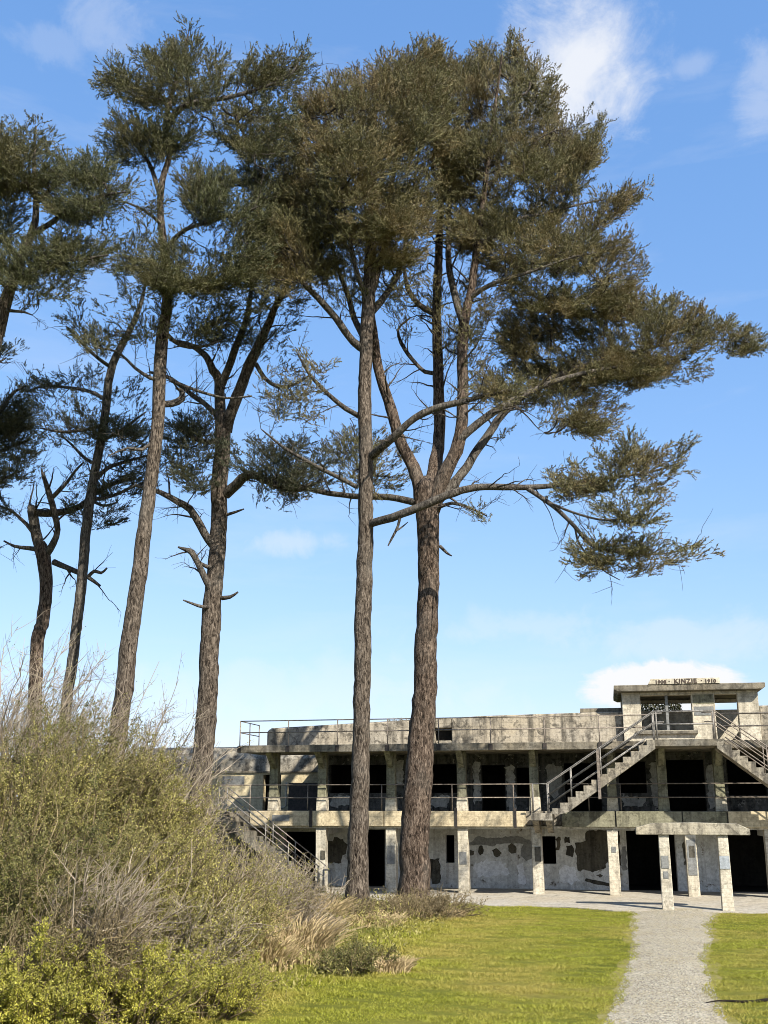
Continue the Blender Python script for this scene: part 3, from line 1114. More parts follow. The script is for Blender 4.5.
def limb_mesh(line, k, rough, seed, flare=False):
    """organic tube: radius varies round the ring with low-frequency lobes"""
    r_ = np.random.default_rng(seed)
    n = len(line)
    P = line[:, :3].copy()
    jit = np.cumsum(r_.normal(0, 1, (n, 3)), 0)
    jit = jit - np.linspace(jit[0], jit[-1], n)
    P[1:-1] += (jit * 0.045 * line[:, 3:4] * rough)[1:-1]
    T = unit(np.gradient(P, axis=0))
    A = np.zeros_like(P)
    a = np.cross(T[0], (0.3, 1, 0.2))
    a /= np.linalg.norm(a)
    for i in range(n):
        a = a - T[i] * a.dot(T[i])
        a /= np.linalg.norm(a)
        A[i] = a
    B = np.cross(T, A)
    w = np.arange(k) * 2 * np.pi / k
    s = np.concatenate([[0], np.cumsum(np.linalg.norm(np.diff(P, axis=0), axis=1))])
    lob = np.ones((n, k))
    for f, am in ((1, .05), (2, .06), (3, .05), (5, .035)):
        ph = r_.random() * 6.3 + s * r_.normal(0, .5) + 0.7 * np.sin(s * r_.uniform(.3, 1.1) + r_.random() * 6)
        lob += 0.32 * rough * am * np.sin(f * w[None] + ph[:, None])
    lob += rough * 0.022 * r_.normal(0, 1, (n, k)) + rough * 0.012 * r_.normal(0, 1, (n, 1))
    if flare:
        fl_ = np.exp(-s / 0.7)[:, None]
        lob += fl_ * (0.15 * np.abs(np.sin(2.5 * w + r_.random() * 6))[None] )
    V = P[:, None] + (A[:, None] * np.cos(w)[None, :, None] + B[:, None] * np.sin(w)[None, :, None]) * (line[:, 3:4] * lob)[:, :, None]
    idx = np.arange(n * k).reshape(n, k)
    a_ = idx[:-1]
    b_ = idx[1:]
    F = np.stack([a_, np.roll(a_, -1, 1), np.roll(b_, -1, 1), b_], -1).reshape(-1, 4)
    return V.reshape(-1, 3), F


def in_poly(x, y, poly):
    ins = np.zeros(len(x), bool)
    n = len(poly)
    for i in range(n):
        x1, y1 = poly[i]
        x2, y2 = poly[(i + 1) % n]
        c = ((y1 > y) != (y2 > y)) & (x < (x2 - x1) * (y - y1) / (y2 - y1 + 1e-12) + x1)
        ins ^= c
    return ins


def poly_dist(x, y, poly):
    d = np.full(len(x), 1e9)
    p = np.stack([x, y], 1)
    n = len(poly)
    for i in range(n):
        a = np.array(poly[i], float)
        b = np.array(poly[(i + 1) % n], float)
        ab = b - a
        t_ = np.clip(((p - a) @ ab) / (ab @ ab + 1e-9), 0, 1)
        d = np.minimum(d, np.linalg.norm(p - (a + t_[:, None] * ab), axis=1))
    return d


def tree(name, label, Y0, trunk, limbs, pads, needle, barkm, seed, group=None, spray=1.0, girth=1.0, limb_girth=1.0):
    """trunk and limbs: rows (photo px, py, depth offset m, width px); pads: (outline, density, max half depth m, depth centre m)"""
    global rng
    rng = np.random.default_rng(seed)

    def row(p):
        w = at(p[0], p[1], Y0 + p[2])
        return (*w, p[3] / FPX * (Y0 + p[2]) * 0.5)
    trunk = [(p[0], p[1], p[2], p[3] * girth) for p in trunk]
    limbs = [[(p[0], p[1], p[2], p[3] * limb_girth) for p in lb] for lb in limbs]
    tl = smooth_line([row(p) for p in trunk], 0.22)
    base = tl[0, :3].copy()
    bz = float(gh(base[0], base[1])) - 0.15
    base[2] = bz
    root = empty(name, base)
    tag(root, label, 'tree', group)
    keep = tl[:, 2] > bz - 0.1
    tl = tl[keep]
    V, F = limb_mesh(tl, 20, 1.0, seed, True)
    link_mesh('trunk', mesh_np('trunk', V - base, F), barkm, root, True)
    skel = [tl]
    for i, lb in enumerate(limbs):
        l = smooth_line([row(p) for p in lb], 0.25)
        skel.append(l)
        V, F = limb_mesh(l, 10, 1.3, seed * 31 + i)
        link_mesh('limb', mesh_np('limb', V - base, F), M['limb'] if lb[0][3] < 12 else barkm, root, True)
    # foliage clusters sampled through the crown's volume
    CP, CD, CB = [], [], []
    for (poly, dens, tmax, dc) in pads:
        xs = [p[0] for p in poly]
        ys = [p[1] for p in poly]
        area = 0.5 * abs(sum(xs[i] * ys[(i + 1) % len(poly)] - xs[(i + 1) % len(poly)] * ys[i] for i in range(len(poly))))
        n = int(area / 130.0 * dens * (4.8 if dens > .55 else 5.0)) + 2
        nbg = max(2, int(area / 1150.0 * (1 + min(tmax, 3.2) / 1.6)))
        x = rng.uniform(min(xs), max(xs), nbg * 12)
        y = rng.uniform(min(ys), max(ys), nbg * 12)
        k = in_poly(x, y, poly)
        x, y = x[k][:nbg], y[k][:nbg]
        d = poly_dist(x, y, poly)
        u = rng.uniform(-1, 1, len(x))
        bd = dc + np.sign(u) * np.abs(u) ** 0.7 * np.minimum(d * Y0 / FPX * 1.6 + 0.1, tmax)
        vx = np.array(poly, float)
        vc = vx.mean(0)
        vx = vx + (vc - vx) / np.linalg.norm(vc - vx, axis=1)[:, None] * 6.5
        vx = vx[rng.random(len(vx)) < 0.85]
        x = np.concatenate([x, vx[:, 0]])
        y = np.concatenate([y, vx[:, 1]])
        bd = np.concatenate([bd, dc + rng.normal(0, .4 * min(tmax, 2), len(vx))])
        if not len(x):
            continue
        nv = len(vx)
        wt = np.ones(len(x))
        tipb = np.zeros(len(x), bool)
        tipb[len(x) - nv:] = True
        wt[tipb] = 0.55
        pick = rng.choice(len(x), n, p=wt / wt.sum())
        sgx = np.where(tipb[pick], 8.0, 18.0)
        loose = rng.random(n) < 0.16
        x2 = x[pick] + rng.normal(0, 1.0, n) * sgx
        dxx = np.abs(x2 - x[pick]) / sgx
        y2 = y[pick] + rng.normal(0, 4.3, n) + 2.0 * dxx ** 2
        d2 = bd[pick] + rng.normal(0, 0.5, n)
        x2[loose] = rng.uniform(min(xs), max(xs), loose.sum())
        y2[loose] = rng.uniform(min(ys), max(ys), loose.sum())
        k = in_poly(x2, y2, poly)
        x, y, dy = x2[k], y2[k], d2[k]
        k = poly_dist(x, y, poly) > (rng.uniform(1.5, 7.0, len(x)) if dens > 0.55 else rng.uniform(0.5, 5.0, len(x)))
        x, y, dy = x[k], y[k], dy[k]
        if not len(x):
            continue
        P = np.array([at(a, b, Y0 + c) for a, b, c in zip(x, y, dy)])
        cen = at(sum(xs) / len(xs), max(ys), Y0 + dc)
        CP.append(P)
        CD.append(unit((P - cen) * np.array([1, 1, 0.45])))
        CB.append(np.full(len(P), dens))
    # secondary branches off every limb, some ending in foliage
    SBP, SBR, TIP = [], [], []
    for s_ in skel[1:]:
        seg = np.linalg.norm(np.diff(s_[:, :3], axis=0), axis=1)
        cum = np.concatenate([[0], np.cumsum(seg)])
        if cum[-1] < 1.2:
            continue
        for q in np.arange(0.18 * cum[-1], 0.97 * cum[-1], 0.42):
            q += rng.normal(0, .1)
            i = int(np.clip(np.searchsorted(cum, q), 1, len(s_) - 1))
            t_ = unit(s_[i, :3] - s_[i - 1, :3])
            pr_ = unit(np.cross(t_, rng.normal(0, 1, 3)))
            dr = unit(t_ * 0.55 + pr_ * 0.9 + np.array([0, 0, 0.12]))
            L = rng.uniform(0.4, 1.0) + rng.uniform(0, 1.1) * min(1.0, s_[i, 3] / 0.12)
            tt = np.linspace(0, 1, 9)[:, None]
            pth = s_[i, :3] + dr * L * tt + np.cumsum(rng.normal(0, 0.035 * L ** .5, (9, 3)), 0) * tt
            pth[:, 2] += (rng.uniform(-.35, .3) * L * tt[:, 0] ** 2)
            r0 = float(np.clip(s_[i, 3] * rng.uniform(.22, .45), 0.011, 0.045))
            SBP.append(pth)
            SBR.append(np.linspace(r0, 0.005, 9))
            if rng.random() < 0.5:
                TIP.append(pth[-1])
                if rng.random() < .6:
                    TIP.append(pth[6])
    subtv = []
    if SBP:
        SBP = np.array(SBP)
        SBR = np.array(SBR)
        subtv.append(tubes_np(SBP, SBR, 5))
        n3 = len(SBP) * 5
        si = rng.integers(0, len(SBP), n3)
        qi = rng.integers(2, 9, n3)
        p0 = SBP[si, qi]
        dv_ = unit(unit(SBP[si, qi] - SBP[si, qi - 1]) * .6 + rng.normal(0, .6, (n3, 3)) + np.array([0, 0, .1]))
        L3 = rng.uniform(.15, .75, n3)
        t5 = np.linspace(0, 1, 5)[None, :, None]
        p5 = p0[:, None] + dv_[:, None] * L3[:, None, None] * t5 + np.cumsum(rng.normal(0, .022, (n3, 5, 3)), 1) * t5
        subtv.append(tubes_np(p5, np.linspace(.0085, .004, 5)[None] * np.ones((n3, 1)), 3))
    if TIP:
        TIP = np.array(TIP)
        q_ = TIP - np.array([0, 0, CAMZ])
        dep_ = q_[:, 1] * math.cos(PITCH) + q_[:, 2] * math.sin(PITCH)
        tx = 384 + FPX * q_[:, 0] / dep_
        ty = 512 - FPX * (-q_[:, 1] * math.sin(PITCH) + q_[:, 2] * math.cos(PITCH)) / dep_
        k = np.zeros(len(TIP), bool)
        for (poly, dens, tmax, dc) in pads:
            k |= in_poly(tx, ty, poly) | (poly_dist(tx, ty, poly) < 9)
        TIP = TIP[k]
    if len(TIP):
        CP.append(TIP)
        c_ = tl[len(tl) // 2, :3]
        CD.append(unit((TIP - c_) * np.array([1, 1, .3])))
        CB.append(np.full(len(TIP), .3))
    P = np.concatenate(CP)
    D = np.concatenate(CD)
    DN = np.concatenate(CB)
    # grow twigs: each cluster hangs on the nearest earlier node
    nodes = [np.concatenate([s_[::2, :3] if i else s_[int(len(s_) * 0.45)::2, :3] for i, s_ in enumerate(skel)])]
    nodes = nodes[0]
    if len(SBP):
        nodes = np.vstack([nodes, SBP[:, 2::3].reshape(-1, 3)])
    nsk = len(nodes)
    d0 = np.min(np.linalg.norm(P[:, None] - nodes[None], axis=2), axis=1)
    order = np.argsort(d0)
    allp = np.vstack([nodes, P[order]])
    cost = np.zeros(len(allp))
    par = np.full(len(allp), -1)
    for i in range(nsk, len(allp)):
        dv = allp[:i] - allp[i]
        dist = np.sqrt((dv ** 2).sum(1)) + 0.25 * cost[:i] + 0.5 * np.maximum(dv[:, 2], 0)
        j = int(np.argmin(dist))
        par[i] = j
        cost[i] = cost[j] + np.linalg.norm(dv[j])
    cnt = np.ones(len(allp))
    for i in range(len(allp) - 1, nsk - 1, -1):
        cnt[par[i]] += cnt[i]
    I = np.arange(nsk, len(allp))
    A_ = allp[par[I]]
    B_ = allp[I]
    ln = np.linalg.norm(B_ - A_, axis=1)
    r1 = np.clip(0.0085 * np.sqrt(cnt[I]), 0.008, 0.075)
    ts = np.linspace(0, 1, 6)
    mid = A_[:, None] + (B_ - A_)[:, None] * ts[None, :, None]
    bow = rng.normal(0, 0.10, (len(I), 1, 3)) * ln[:, None, None]
    bow[:, :, 2] -= 0.08 * ln[:, None]
    mid = mid + bow * (np.sin(np.pi * ts))[None, :, None] + rng.normal(0, 0.018, mid.shape) * (np.sin(np.pi * ts))[None, :, None]
    rad = r1[:, None] * np.linspace(1.15, 0.85, 6)[None]
    tv = [tubes_np(mid, rad, 4)]
    P = B_
    D = unit(0.55 * D[order] + 0.45 * unit(B_ - A_) + np.array([0, 0, 0.12]))
    DN = DN[order]
    # each cluster is a flattened fan of shoots leaving its twig
    nt = 30
    n = len(P)
    lat = unit(np.stack([-D[:, 1], D[:, 0], np.zeros(n)], 1))
    upv = unit(np.cross(lat, D))
    upv *= np.sign(upv[:, 2:3] + 1e-6)
    a = rng.uniform(-0.55, 0.55, (n, nt)) * spray
    sd = rng.uniform(-1, 1, (n, nt))
    TP = P[:, None] + D[:, None] * a[..., None] + lat[:, None] * (sd * 0.30)[..., None] + upv[:, None] * rng.normal(0, .05, (n, nt))[..., None]
    TD = unit(D[:, None] * (1.0 - 0.35 * np.abs(sd))[..., None] + lat[:, None] * sd[..., None] * 0.95 + np.array([0, 0, 0.24]) + rng.normal(0, 0.36, (n, nt, 3)))
    TP = TP.reshape(-1, 3)
    TD = TD.reshape(-1, 3)
    TL = rng.uniform(0.13, 0.36, len(TP)) * spray
    sel = rng.random(len(TP)) < np.repeat(np.clip(DN * 0.5 + 0.5, 0.55, 1), nt)
    root_i = np.repeat(np.arange(n), nt)
    # fine shoots from the cluster centre to some tufts
    few = rng.random(len(TP)) < 0.25
    sp0 = TP[few]
    sp1 = TP[few] + TD[few] * TL[few][:, None] * .9
    m3 = (sp0 + sp1) / 2 + rng.normal(0, 0.03, sp0.shape)
    tv.append(tubes_np(np.stack([sp0, m3, sp1], 1), np.stack([np.full(few.sum(), .008), np.full(few.sum(), .006), np.full(few.sum(), .004)], 1), 3))
    tv += subtv
    V, F = join(tv)
    link_mesh('twigs', mesh_np('twigs', V - base, F), M['twig'], root)
    TP, TD, TL = TP[sel], TD[sel], TL[sel]
    m = len(TP)
    # each shoot: a slim core hidden in bottlebrush needles
    tip = TP + TD * TL[:, None]
    sag = rng.normal(0, .03, (m, 3))
    Pc = np.stack([TP, TP + TD * (TL * .55)[:, None] + sag, tip], 1)
    rc = rng.uniform(.008, .014, m)
    parts = [tubes_np(Pc, np.stack([rc * .55, rc, rc * .12], 1), 4)]
    nl = 19
    q = rng.random((m, nl)) ** 0.8
    along = (0.05 + 0.95 * q) * TL[:, None]
    dirs = unit(TD[:, None] * (0.45 + 0.75 * q)[..., None] + rng.normal(0, 0.52, (m, nl, 3)) + np.array([0, 0, .05]))
    LP = TP[:, None] + TD[:, None] * along[..., None] + sag[:, None] * (1 - np.abs(2 * q - 1.1))[..., None]
    Ln = rng.uniform(0.055, 0.10, m * nl)
    Wn = rng.uniform(0.013, 0.022, m * nl)
    parts.append(leaves_np(LP.reshape(-1, 3), dirs.reshape(-1, 3), Ln, Wn))
    V, F = join(parts)
    link_mesh('crown', mesh_np('crown', V - base, F), needle, root)
    return root


G = 'tall weathered conifers in front of the battery'
# big forked conifer
tree('conifer_tree', 'tallest thick forked conifer whose crown reaches farthest right over the battery', 35.6,
     [(413, 935, 0, 40), (414, 908, 0, 34), (416, 880, 0, 29.5), (420, 800, 0, 27.5), (424, 700, 0, 23.5), (427, 600, 0, 22), (428, 540, 0, 22.5), (427, 500, 0, 25), (427, 486, 0, 22), (428, 478, .1, 10)],
     [[(421, 506, 0, 16), (417, 480, .05, 16), (407, 455, .2, 14), (399, 440, .3, 14), (390, 405, .3, 13), (378, 370, .3, 12), (374, 335, .2, 11), (371, 300, 0, 9), (382, 258, 0, 8), (390, 200, -.2, 6), (400, 120, -.2, 4), (410, 60, 0, 2)],
      [(428, 508, .1, 20), (431, 482, .3, 18), (437, 450, .8, 15), (440, 420, .9, 14), (439, 370, 1, 13), (438, 320, 1, 12), (439, 270, 1.2, 11), (441, 210, 1.3, 9), (440, 130, 1.4, 6), (436, 60, 1.4, 2)],
      [(431, 512, 0, 21), (438, 488, -.2, 19), (448, 466, -.4, 17), (458, 440, -.5, 16), (461, 400, -.5, 14), (461, 350, -.5, 13), (464, 318, -.5, 13), (470, 290, -.6, 10), (475, 255, -.6, 9), (483, 200, -.8, 7), (493, 120, -.9, 5), (502, 55, -.9, 2)],
      [(463, 322, -.5, 10), (456, 295, -.1, 9), (449, 265, .2, 8), (449, 215, .4, 6), (455, 140, .5, 4)],
      [(440, 498, 0, 13), (463, 473, .4, 11), (474, 455, .6, 10), (487, 437, .8, 10), (506, 411, 1.0, 9), (540, 385, 1.3, 8), (585, 365, 1.6, 6), (640, 350, 1.8, 4), (700, 340, 2, 2.5), (748, 342, 2, 1.5)],
      [(459, 440, -.5, 11), (478, 424, -.6, 10), (505, 405, -.5, 9), (545, 385, 0, 7), (590, 372, .4, 5), (630, 365, .8, 3)],
      [(467, 300, -.5, 7), (490, 285, -1.0, 6), (530, 272, -1.4, 4), (570, 258, -1.6, 2.5), (600, 252, -1.8, 1.5)],
      [(476, 250, -.6, 7), (510, 222, -.2, 5), (550, 212, .4, 3.5), (590, 202, .8, 2.5), (620, 198, 1, 1.5)],
      [(485, 190, -.8, 5), (515, 160, -1.2, 3), (545, 135, -1.5, 2), (570, 128, -1.6, 1)],
      [(416, 503, 0, 9), (390, 497, .5, 8), (352, 496, 1.0, 7), (312, 490, 1.4, 6), (284, 481, 1.5, 5), (258, 477, 1.6, 3)],
      [(440, 372, 1, 6), (425, 372, 1.3, 5), (405, 350, 1.8, 5), (398, 330, 2, 3), (410, 318, 2.2, 2)],
      [(438, 315, 1, 8), (420, 305, .9, 7), (408, 288, .8, 6), (404, 268, .8, 4)],
      [(437, 508, -.2, 5), (452, 503, -.5, 4), (470, 508, -.7, 3), (487, 516, -.8, 1.5)],
      [(440, 546, -.2, 4), (447, 553, -.3, 3), (452, 556, -.3, 1.2)]],
     [([(440, 55), (452, 62), (468, 66), (476, 48), (490, 44), (500, 58), (508, 40), (520, 44), (528, 58), (545, 62), (540, 82), (560, 66), (562, 100), (566, 128), (586, 128), (604, 112), (608, 132), (600, 160), (588, 186), (612, 192), (646, 186), (642, 206), (618, 222), (602, 232),
        (632, 238), (628, 252), (654, 258), (642, 278), (630, 296), (612, 310), (560, 318), (520, 312), (508, 292), (480, 268), (452, 250), (438, 200), (436, 120)], 1.0, 3.2, 0.9),
      ([(512, 300), (560, 296), (618, 292), (640, 298), (672, 298), (700, 312), (716, 326), (734, 312), (742, 332), (768, 334), (764, 352), (742, 362), (715, 350), (700, 352), (704, 378), (684, 388), (655, 384), (628, 402), (590, 398), (545, 392), (512, 380), (500, 350), (505, 320)], 1.05, 2.0, 2.3),
      ([(478, 372), (512, 372), (560, 385), (610, 396), (626, 412), (620, 432), (600, 442), (570, 436), (535, 418), (500, 402), (476, 396)], 0.75, 1.4, 1.2),
      ([(560, 400), (600, 400), (612, 430), (595, 438), (570, 430)], .7, .8, 1.2),
      ([(385, 295), (430, 268), (480, 275), (505, 300), (500, 345), (478, 372), (455, 360), (430, 330), (400, 320)], 0.22, 2, 0.3),
      ([(326, 446), (352, 432), (385, 442), (412, 452), (415, 478), (395, 492), (350, 494), (325, 480)], 0.45, 1.0, 1.5),
      ([(262, 470), (300, 466), (330, 480), (320, 500), (290, 502), (268, 490)], 0.3, .6, 1.5),
      ([(462, 502), (492, 512), (490, 522), (470, 518)], 0.5, .3, -.7), ([(500, 418), (512, 424), (500, 438), (488, 436)], .4, .3, -.6)],
     M['needle_olive'], M['bark_red'], 11, G, 1.0, 1.0, 0.88)

# straight slim conifer left of it
tree('conifer_tree', 'straight single stemmed conifer just left of the thickest forked one, with long low limb', 33.9,
     [(356, 940, 0, 30), (357, 908, 0, 24), (358, 880, 0, 21), (361, 800, 0, 18.5), (363, 700, 0, 17), (364, 600, 0, 16.5), (364, 520, 0, 15.5), (365, 420, 0, 14.5), (366, 350, 0, 14), (368, 300, 0, 14.5), (370, 250, 0, 12), (372, 190, 0, 9), (374, 120, 0, 6), (376, 75, 0, 2)],
     [[(365, 350, 0, 11), (354, 342, -.2, 10), (336, 318, -.5, 9), (318, 298, -.8, 8), (300, 278, -1, 6), (288, 250, -1.2, 4), (285, 210, -1.2, 2)],
      [(365, 340, 0, 9), (354, 318, .4, 8), (347, 292, .8, 7), (336, 262, 1.1, 5), (325, 210, 1.4, 3)],
      [(367, 318, 0, 10), (382, 300, .4, 9), (396, 278, .7, 8), (404, 252, 1, 6), (412, 200, 1.2, 4), (425, 110, 1.2, 2)],
      [(368, 300, 0, 8), (358, 276, -.7, 7), (350, 240, -1.2, 6), (342, 190, -1.6, 4), (330, 120, -1.8, 2)],
      [(359, 416, 0, 7), (340, 404, -.4, 6), (322, 388, -.8, 5), (308, 372, -1, 4), (298, 354, -1.2, 2)],
      [(357, 487, 0, 6), (340, 478, -.3, 5.5), (316, 466, -.6, 5), (286, 449, -1, 4), (272, 438, -1.1, 3), (261, 429, -1.2, 1.5)],
      [(369, 458, -.1, 10), (382, 447, -.8, 10), (395, 436, -1.3, 10), (415, 418, -1.6, 9), (440, 407, -1.8, 9), (462, 402, -1.9, 8), (478, 397, -2, 6), (510, 390, -2.2, 4)],
      [(369, 524, -.1, 10), (385, 519, -.7, 10), (402, 514, -1.1, 10), (430, 503, -1.4, 10), (455, 493, -1.5, 10), (478, 488, -1.5, 9), (505, 488, -1.5, 8.5), (535, 488, -1.4, 7), (570, 484, -1.3, 5.5), (610, 478, -1.2, 4), (650, 472, -1, 3), (682, 462, -1, 1.5)],
      [(528, 489, -1.4, 6), (545, 500, -1.8, 6), (558, 510, -2, 5.5), (575, 527, -2.2, 5), (592, 545, -2.3, 4), (620, 552, -2.3, 3), (660, 554, -2.2, 2), (700, 545, -2.2, 1.2)],
      [(548, 502, -1.8, 3.5), (572, 512, -2.6, 3), (605, 520, -3, 2.5), (645, 516, -3.2, 1.5)],
      [(575, 527, -2.2, 3), (580, 545, -1.6, 2.5), (600, 568, -1.4, 2), (620, 580, -1.3, 1)],
      [(400, 515, -1.1, 4), (398, 526, -1, 3.5), (392, 538, -.9, 3), (388, 546, -.9, 1.5)],
      [(396, 531, -1, 2.5), (402, 527, -.9, 2), (408, 522, -.9, 1)]],
     [([(288, 128), (296, 108), (306, 86), (322, 96), (334, 88), (348, 84), (366, 74), (384, 58), (402, 52), (418, 36), (430, 40), (442, 52), (450, 70), (452, 120), (448, 180), (440, 230), (420, 262), (396, 272), (366, 264), (340, 270), (318, 290), (296, 272), (284, 240), (278, 190), (280, 150)], 1.05, 4.0, 0),
      ([(262, 215), (290, 205), (310, 240), (318, 280), (296, 300), (270, 300), (255, 270), (255, 235)], .75, 1.6, -.8),
      ([(298, 275), (340, 262), (400, 266), (425, 280), (405, 296), (370, 300), (335, 312), (305, 305)], 0.22, 1.5, 0),
      ([(296, 352), (318, 345), (338, 375), (330, 400), (305, 392), (290, 372)], 0.12, .8, -1),
      ([(262, 385), (292, 392), (315, 385), (318, 405), (298, 430), (268, 425), (258, 405)], 0.2, .8, -1),
      ([(545, 484), (562, 474), (585, 468), (606, 462), (622, 458), (618, 438), (630, 444), (640, 456), (660, 452), (684, 450), (688, 464), (682, 484), (664, 494), (640, 500), (612, 496), (575, 496), (552, 494)], 0.8, .9, -1.2),
      ([(596, 508), (628, 502), (652, 508), (656, 524), (634, 534), (606, 534)], 0.7, .8, -2.8),
      ([(566, 548), (590, 540), (620, 544), (660, 540), (704, 538), (700, 552), (668, 564), (664, 578), (636, 578), (606, 576), (585, 566)], 0.75, .9, -2.1),
      ([(470, 385), (500, 375), (530, 385), (520, 402), (490, 405)], .6, .6, -2)],
     M['needle_olive'], M['bark'], 23, G, 1.0, 1.0, 0.84)

# leaning conifer with the high crown at upper left
tree('conifer_tree', 'tall smooth leaning conifer with the flat topped high crown at upper left', 33.0,
     [(95, 935, 0, 38), (98, 905, 0, 33), (108, 800, 0, 29), (115, 745, 0, 24), (123, 690, 0, 22.5), (135, 600, 0, 20.5), (145, 520, 0, 19), (152, 450, 0, 17.5), (157, 400, 0, 17), (162, 340, 0, 17), (167, 300, 0, 14.5), (166, 262, 0, 12.5), (163, 235, 0, 11), (160, 205, 0, 9.5), (163, 180, 0, 8.5), (170, 155, 0, 8), (166, 128, 0, 9), (172, 95, 0, 7), (182, 60, 0, 5), (188, 34, 0, 2)],
     [[(160, 195, 0, 7), (153, 172, .3, 6), (146, 158, .5, 5), (132, 140, .6, 3)],
      [(165, 130, 0, 10), (176, 112, -.4, 9), (188, 104, -.7, 8), (205, 100, -.9, 7), (228, 97, -1, 6), (260, 88, -1.1, 5), (290, 75, -1.1, 3), (304, 50, -1.1, 1.5)],
      [(163, 226, 0, 5), (150, 214, -.4, 4), (138, 207, -.8, 3.5), (122, 201, -1.2, 2)],
      [(168, 100, 0, 6), (145, 92, .5, 5), (122, 84, .8, 4), (104, 74, 1, 2)],
      [(165, 250, 0, 7), (185, 230, -.8, 6), (215, 220, -1.4, 5), (245, 212, -1.8, 3), (262, 205, -2, 2)],
      [(166, 270, 0, 7), (150, 262, -.8, 6), (135, 258, -1.2, 4), (122, 258, -1.4, 2)],
      [(166, 295, 0, 7), (190, 285, -.6, 6), (220, 272, -1.2, 4), (250, 262, -1.5, 2)],
      [(161, 380, 0, 6), (150, 378, -.3, 5), (135, 368, -.6, 4), (118, 352, -.9, 3), (98, 348, -1, 2)],
      [(160, 404, .1, 9), (172, 404, .3, 9), (182, 399, .5, 9), (181, 391, .6, 6), (176, 388, .6, 3)],
      [(170, 380, .2, 5), (195, 390, .2, 4), (225, 398, 0, 3), (252, 396, -.2, 2)],
      [(162, 330, 0, 6), (180, 345, .4, 5), (200, 347, .6, 4), (222, 340, .8, 2)],
      [(154, 440, 0, 4), (142, 450, -.4, 4), (128, 448, -.6, 3), (108, 456, -.9, 1.5)]],
     [([(98, 66), (110, 72), (122, 72), (138, 60), (150, 58), (152, 48), (164, 56), (172, 48), (182, 44), (188, 26), (196, 34), (204, 54), (220, 58), (232, 70), (236, 44), (244, 52), (256, 60), (270, 54), (282, 60), (294, 46), (302, 30), (310, 56), (318, 78), (314, 96), (300, 100), (280, 92), (245, 98), (215, 108), (196, 120), (180, 138), (168, 124), (150, 112), (128, 102), (108, 98), (98, 92), (108, 84)], 1.0, 2.4, -.2),
      ([(102, 130), (112, 120), (128, 112), (142, 124), (160, 130), (180, 126), (196, 136), (194, 152), (172, 158), (152, 168), (130, 172), (112, 164), (104, 148)], 0.95, 1.6, .2),
      ([(200, 118), (225, 108), (262, 102), (288, 104), (296, 126), (290, 148), (268, 164), (244, 158), (222, 150), (205, 138)], 1.0, 1.8, -.8),
      ([(180, 176), (200, 166), (226, 178), (246, 190), (258, 205), (276, 220), (276, 250), (255, 284), (222, 296), (180, 296), (148, 290), (124, 272), (122, 254), (144, 252), (166, 246), (192, 236), (188, 215), (178, 198)], 1.05, 2.2, -1),
      ([(236, 160), (266, 168), (290, 160), (300, 190), (292, 230), (268, 232), (252, 200), (238, 180)], .95, 1.8, .6),
      ([(114, 232), (126, 222), (140, 228), (152, 240), (146, 252), (124, 252)], 0.7, .7, -1),
      ([(122, 194), (150, 200), (164, 214), (150, 218), (128, 208)], .45, .5, -.8),
      ([(72, 328), (92, 308), (108, 288), (134, 284), (166, 298), (205, 296), (245, 292), (262, 305), (248, 325), (205, 338), (162, 340), (130, 344), (98, 352), (80, 344)], 0.33, 1.4, -.3)],
     M['needle_green'], M['bark'], 37, G, 1.0, 0.78, 0.85)

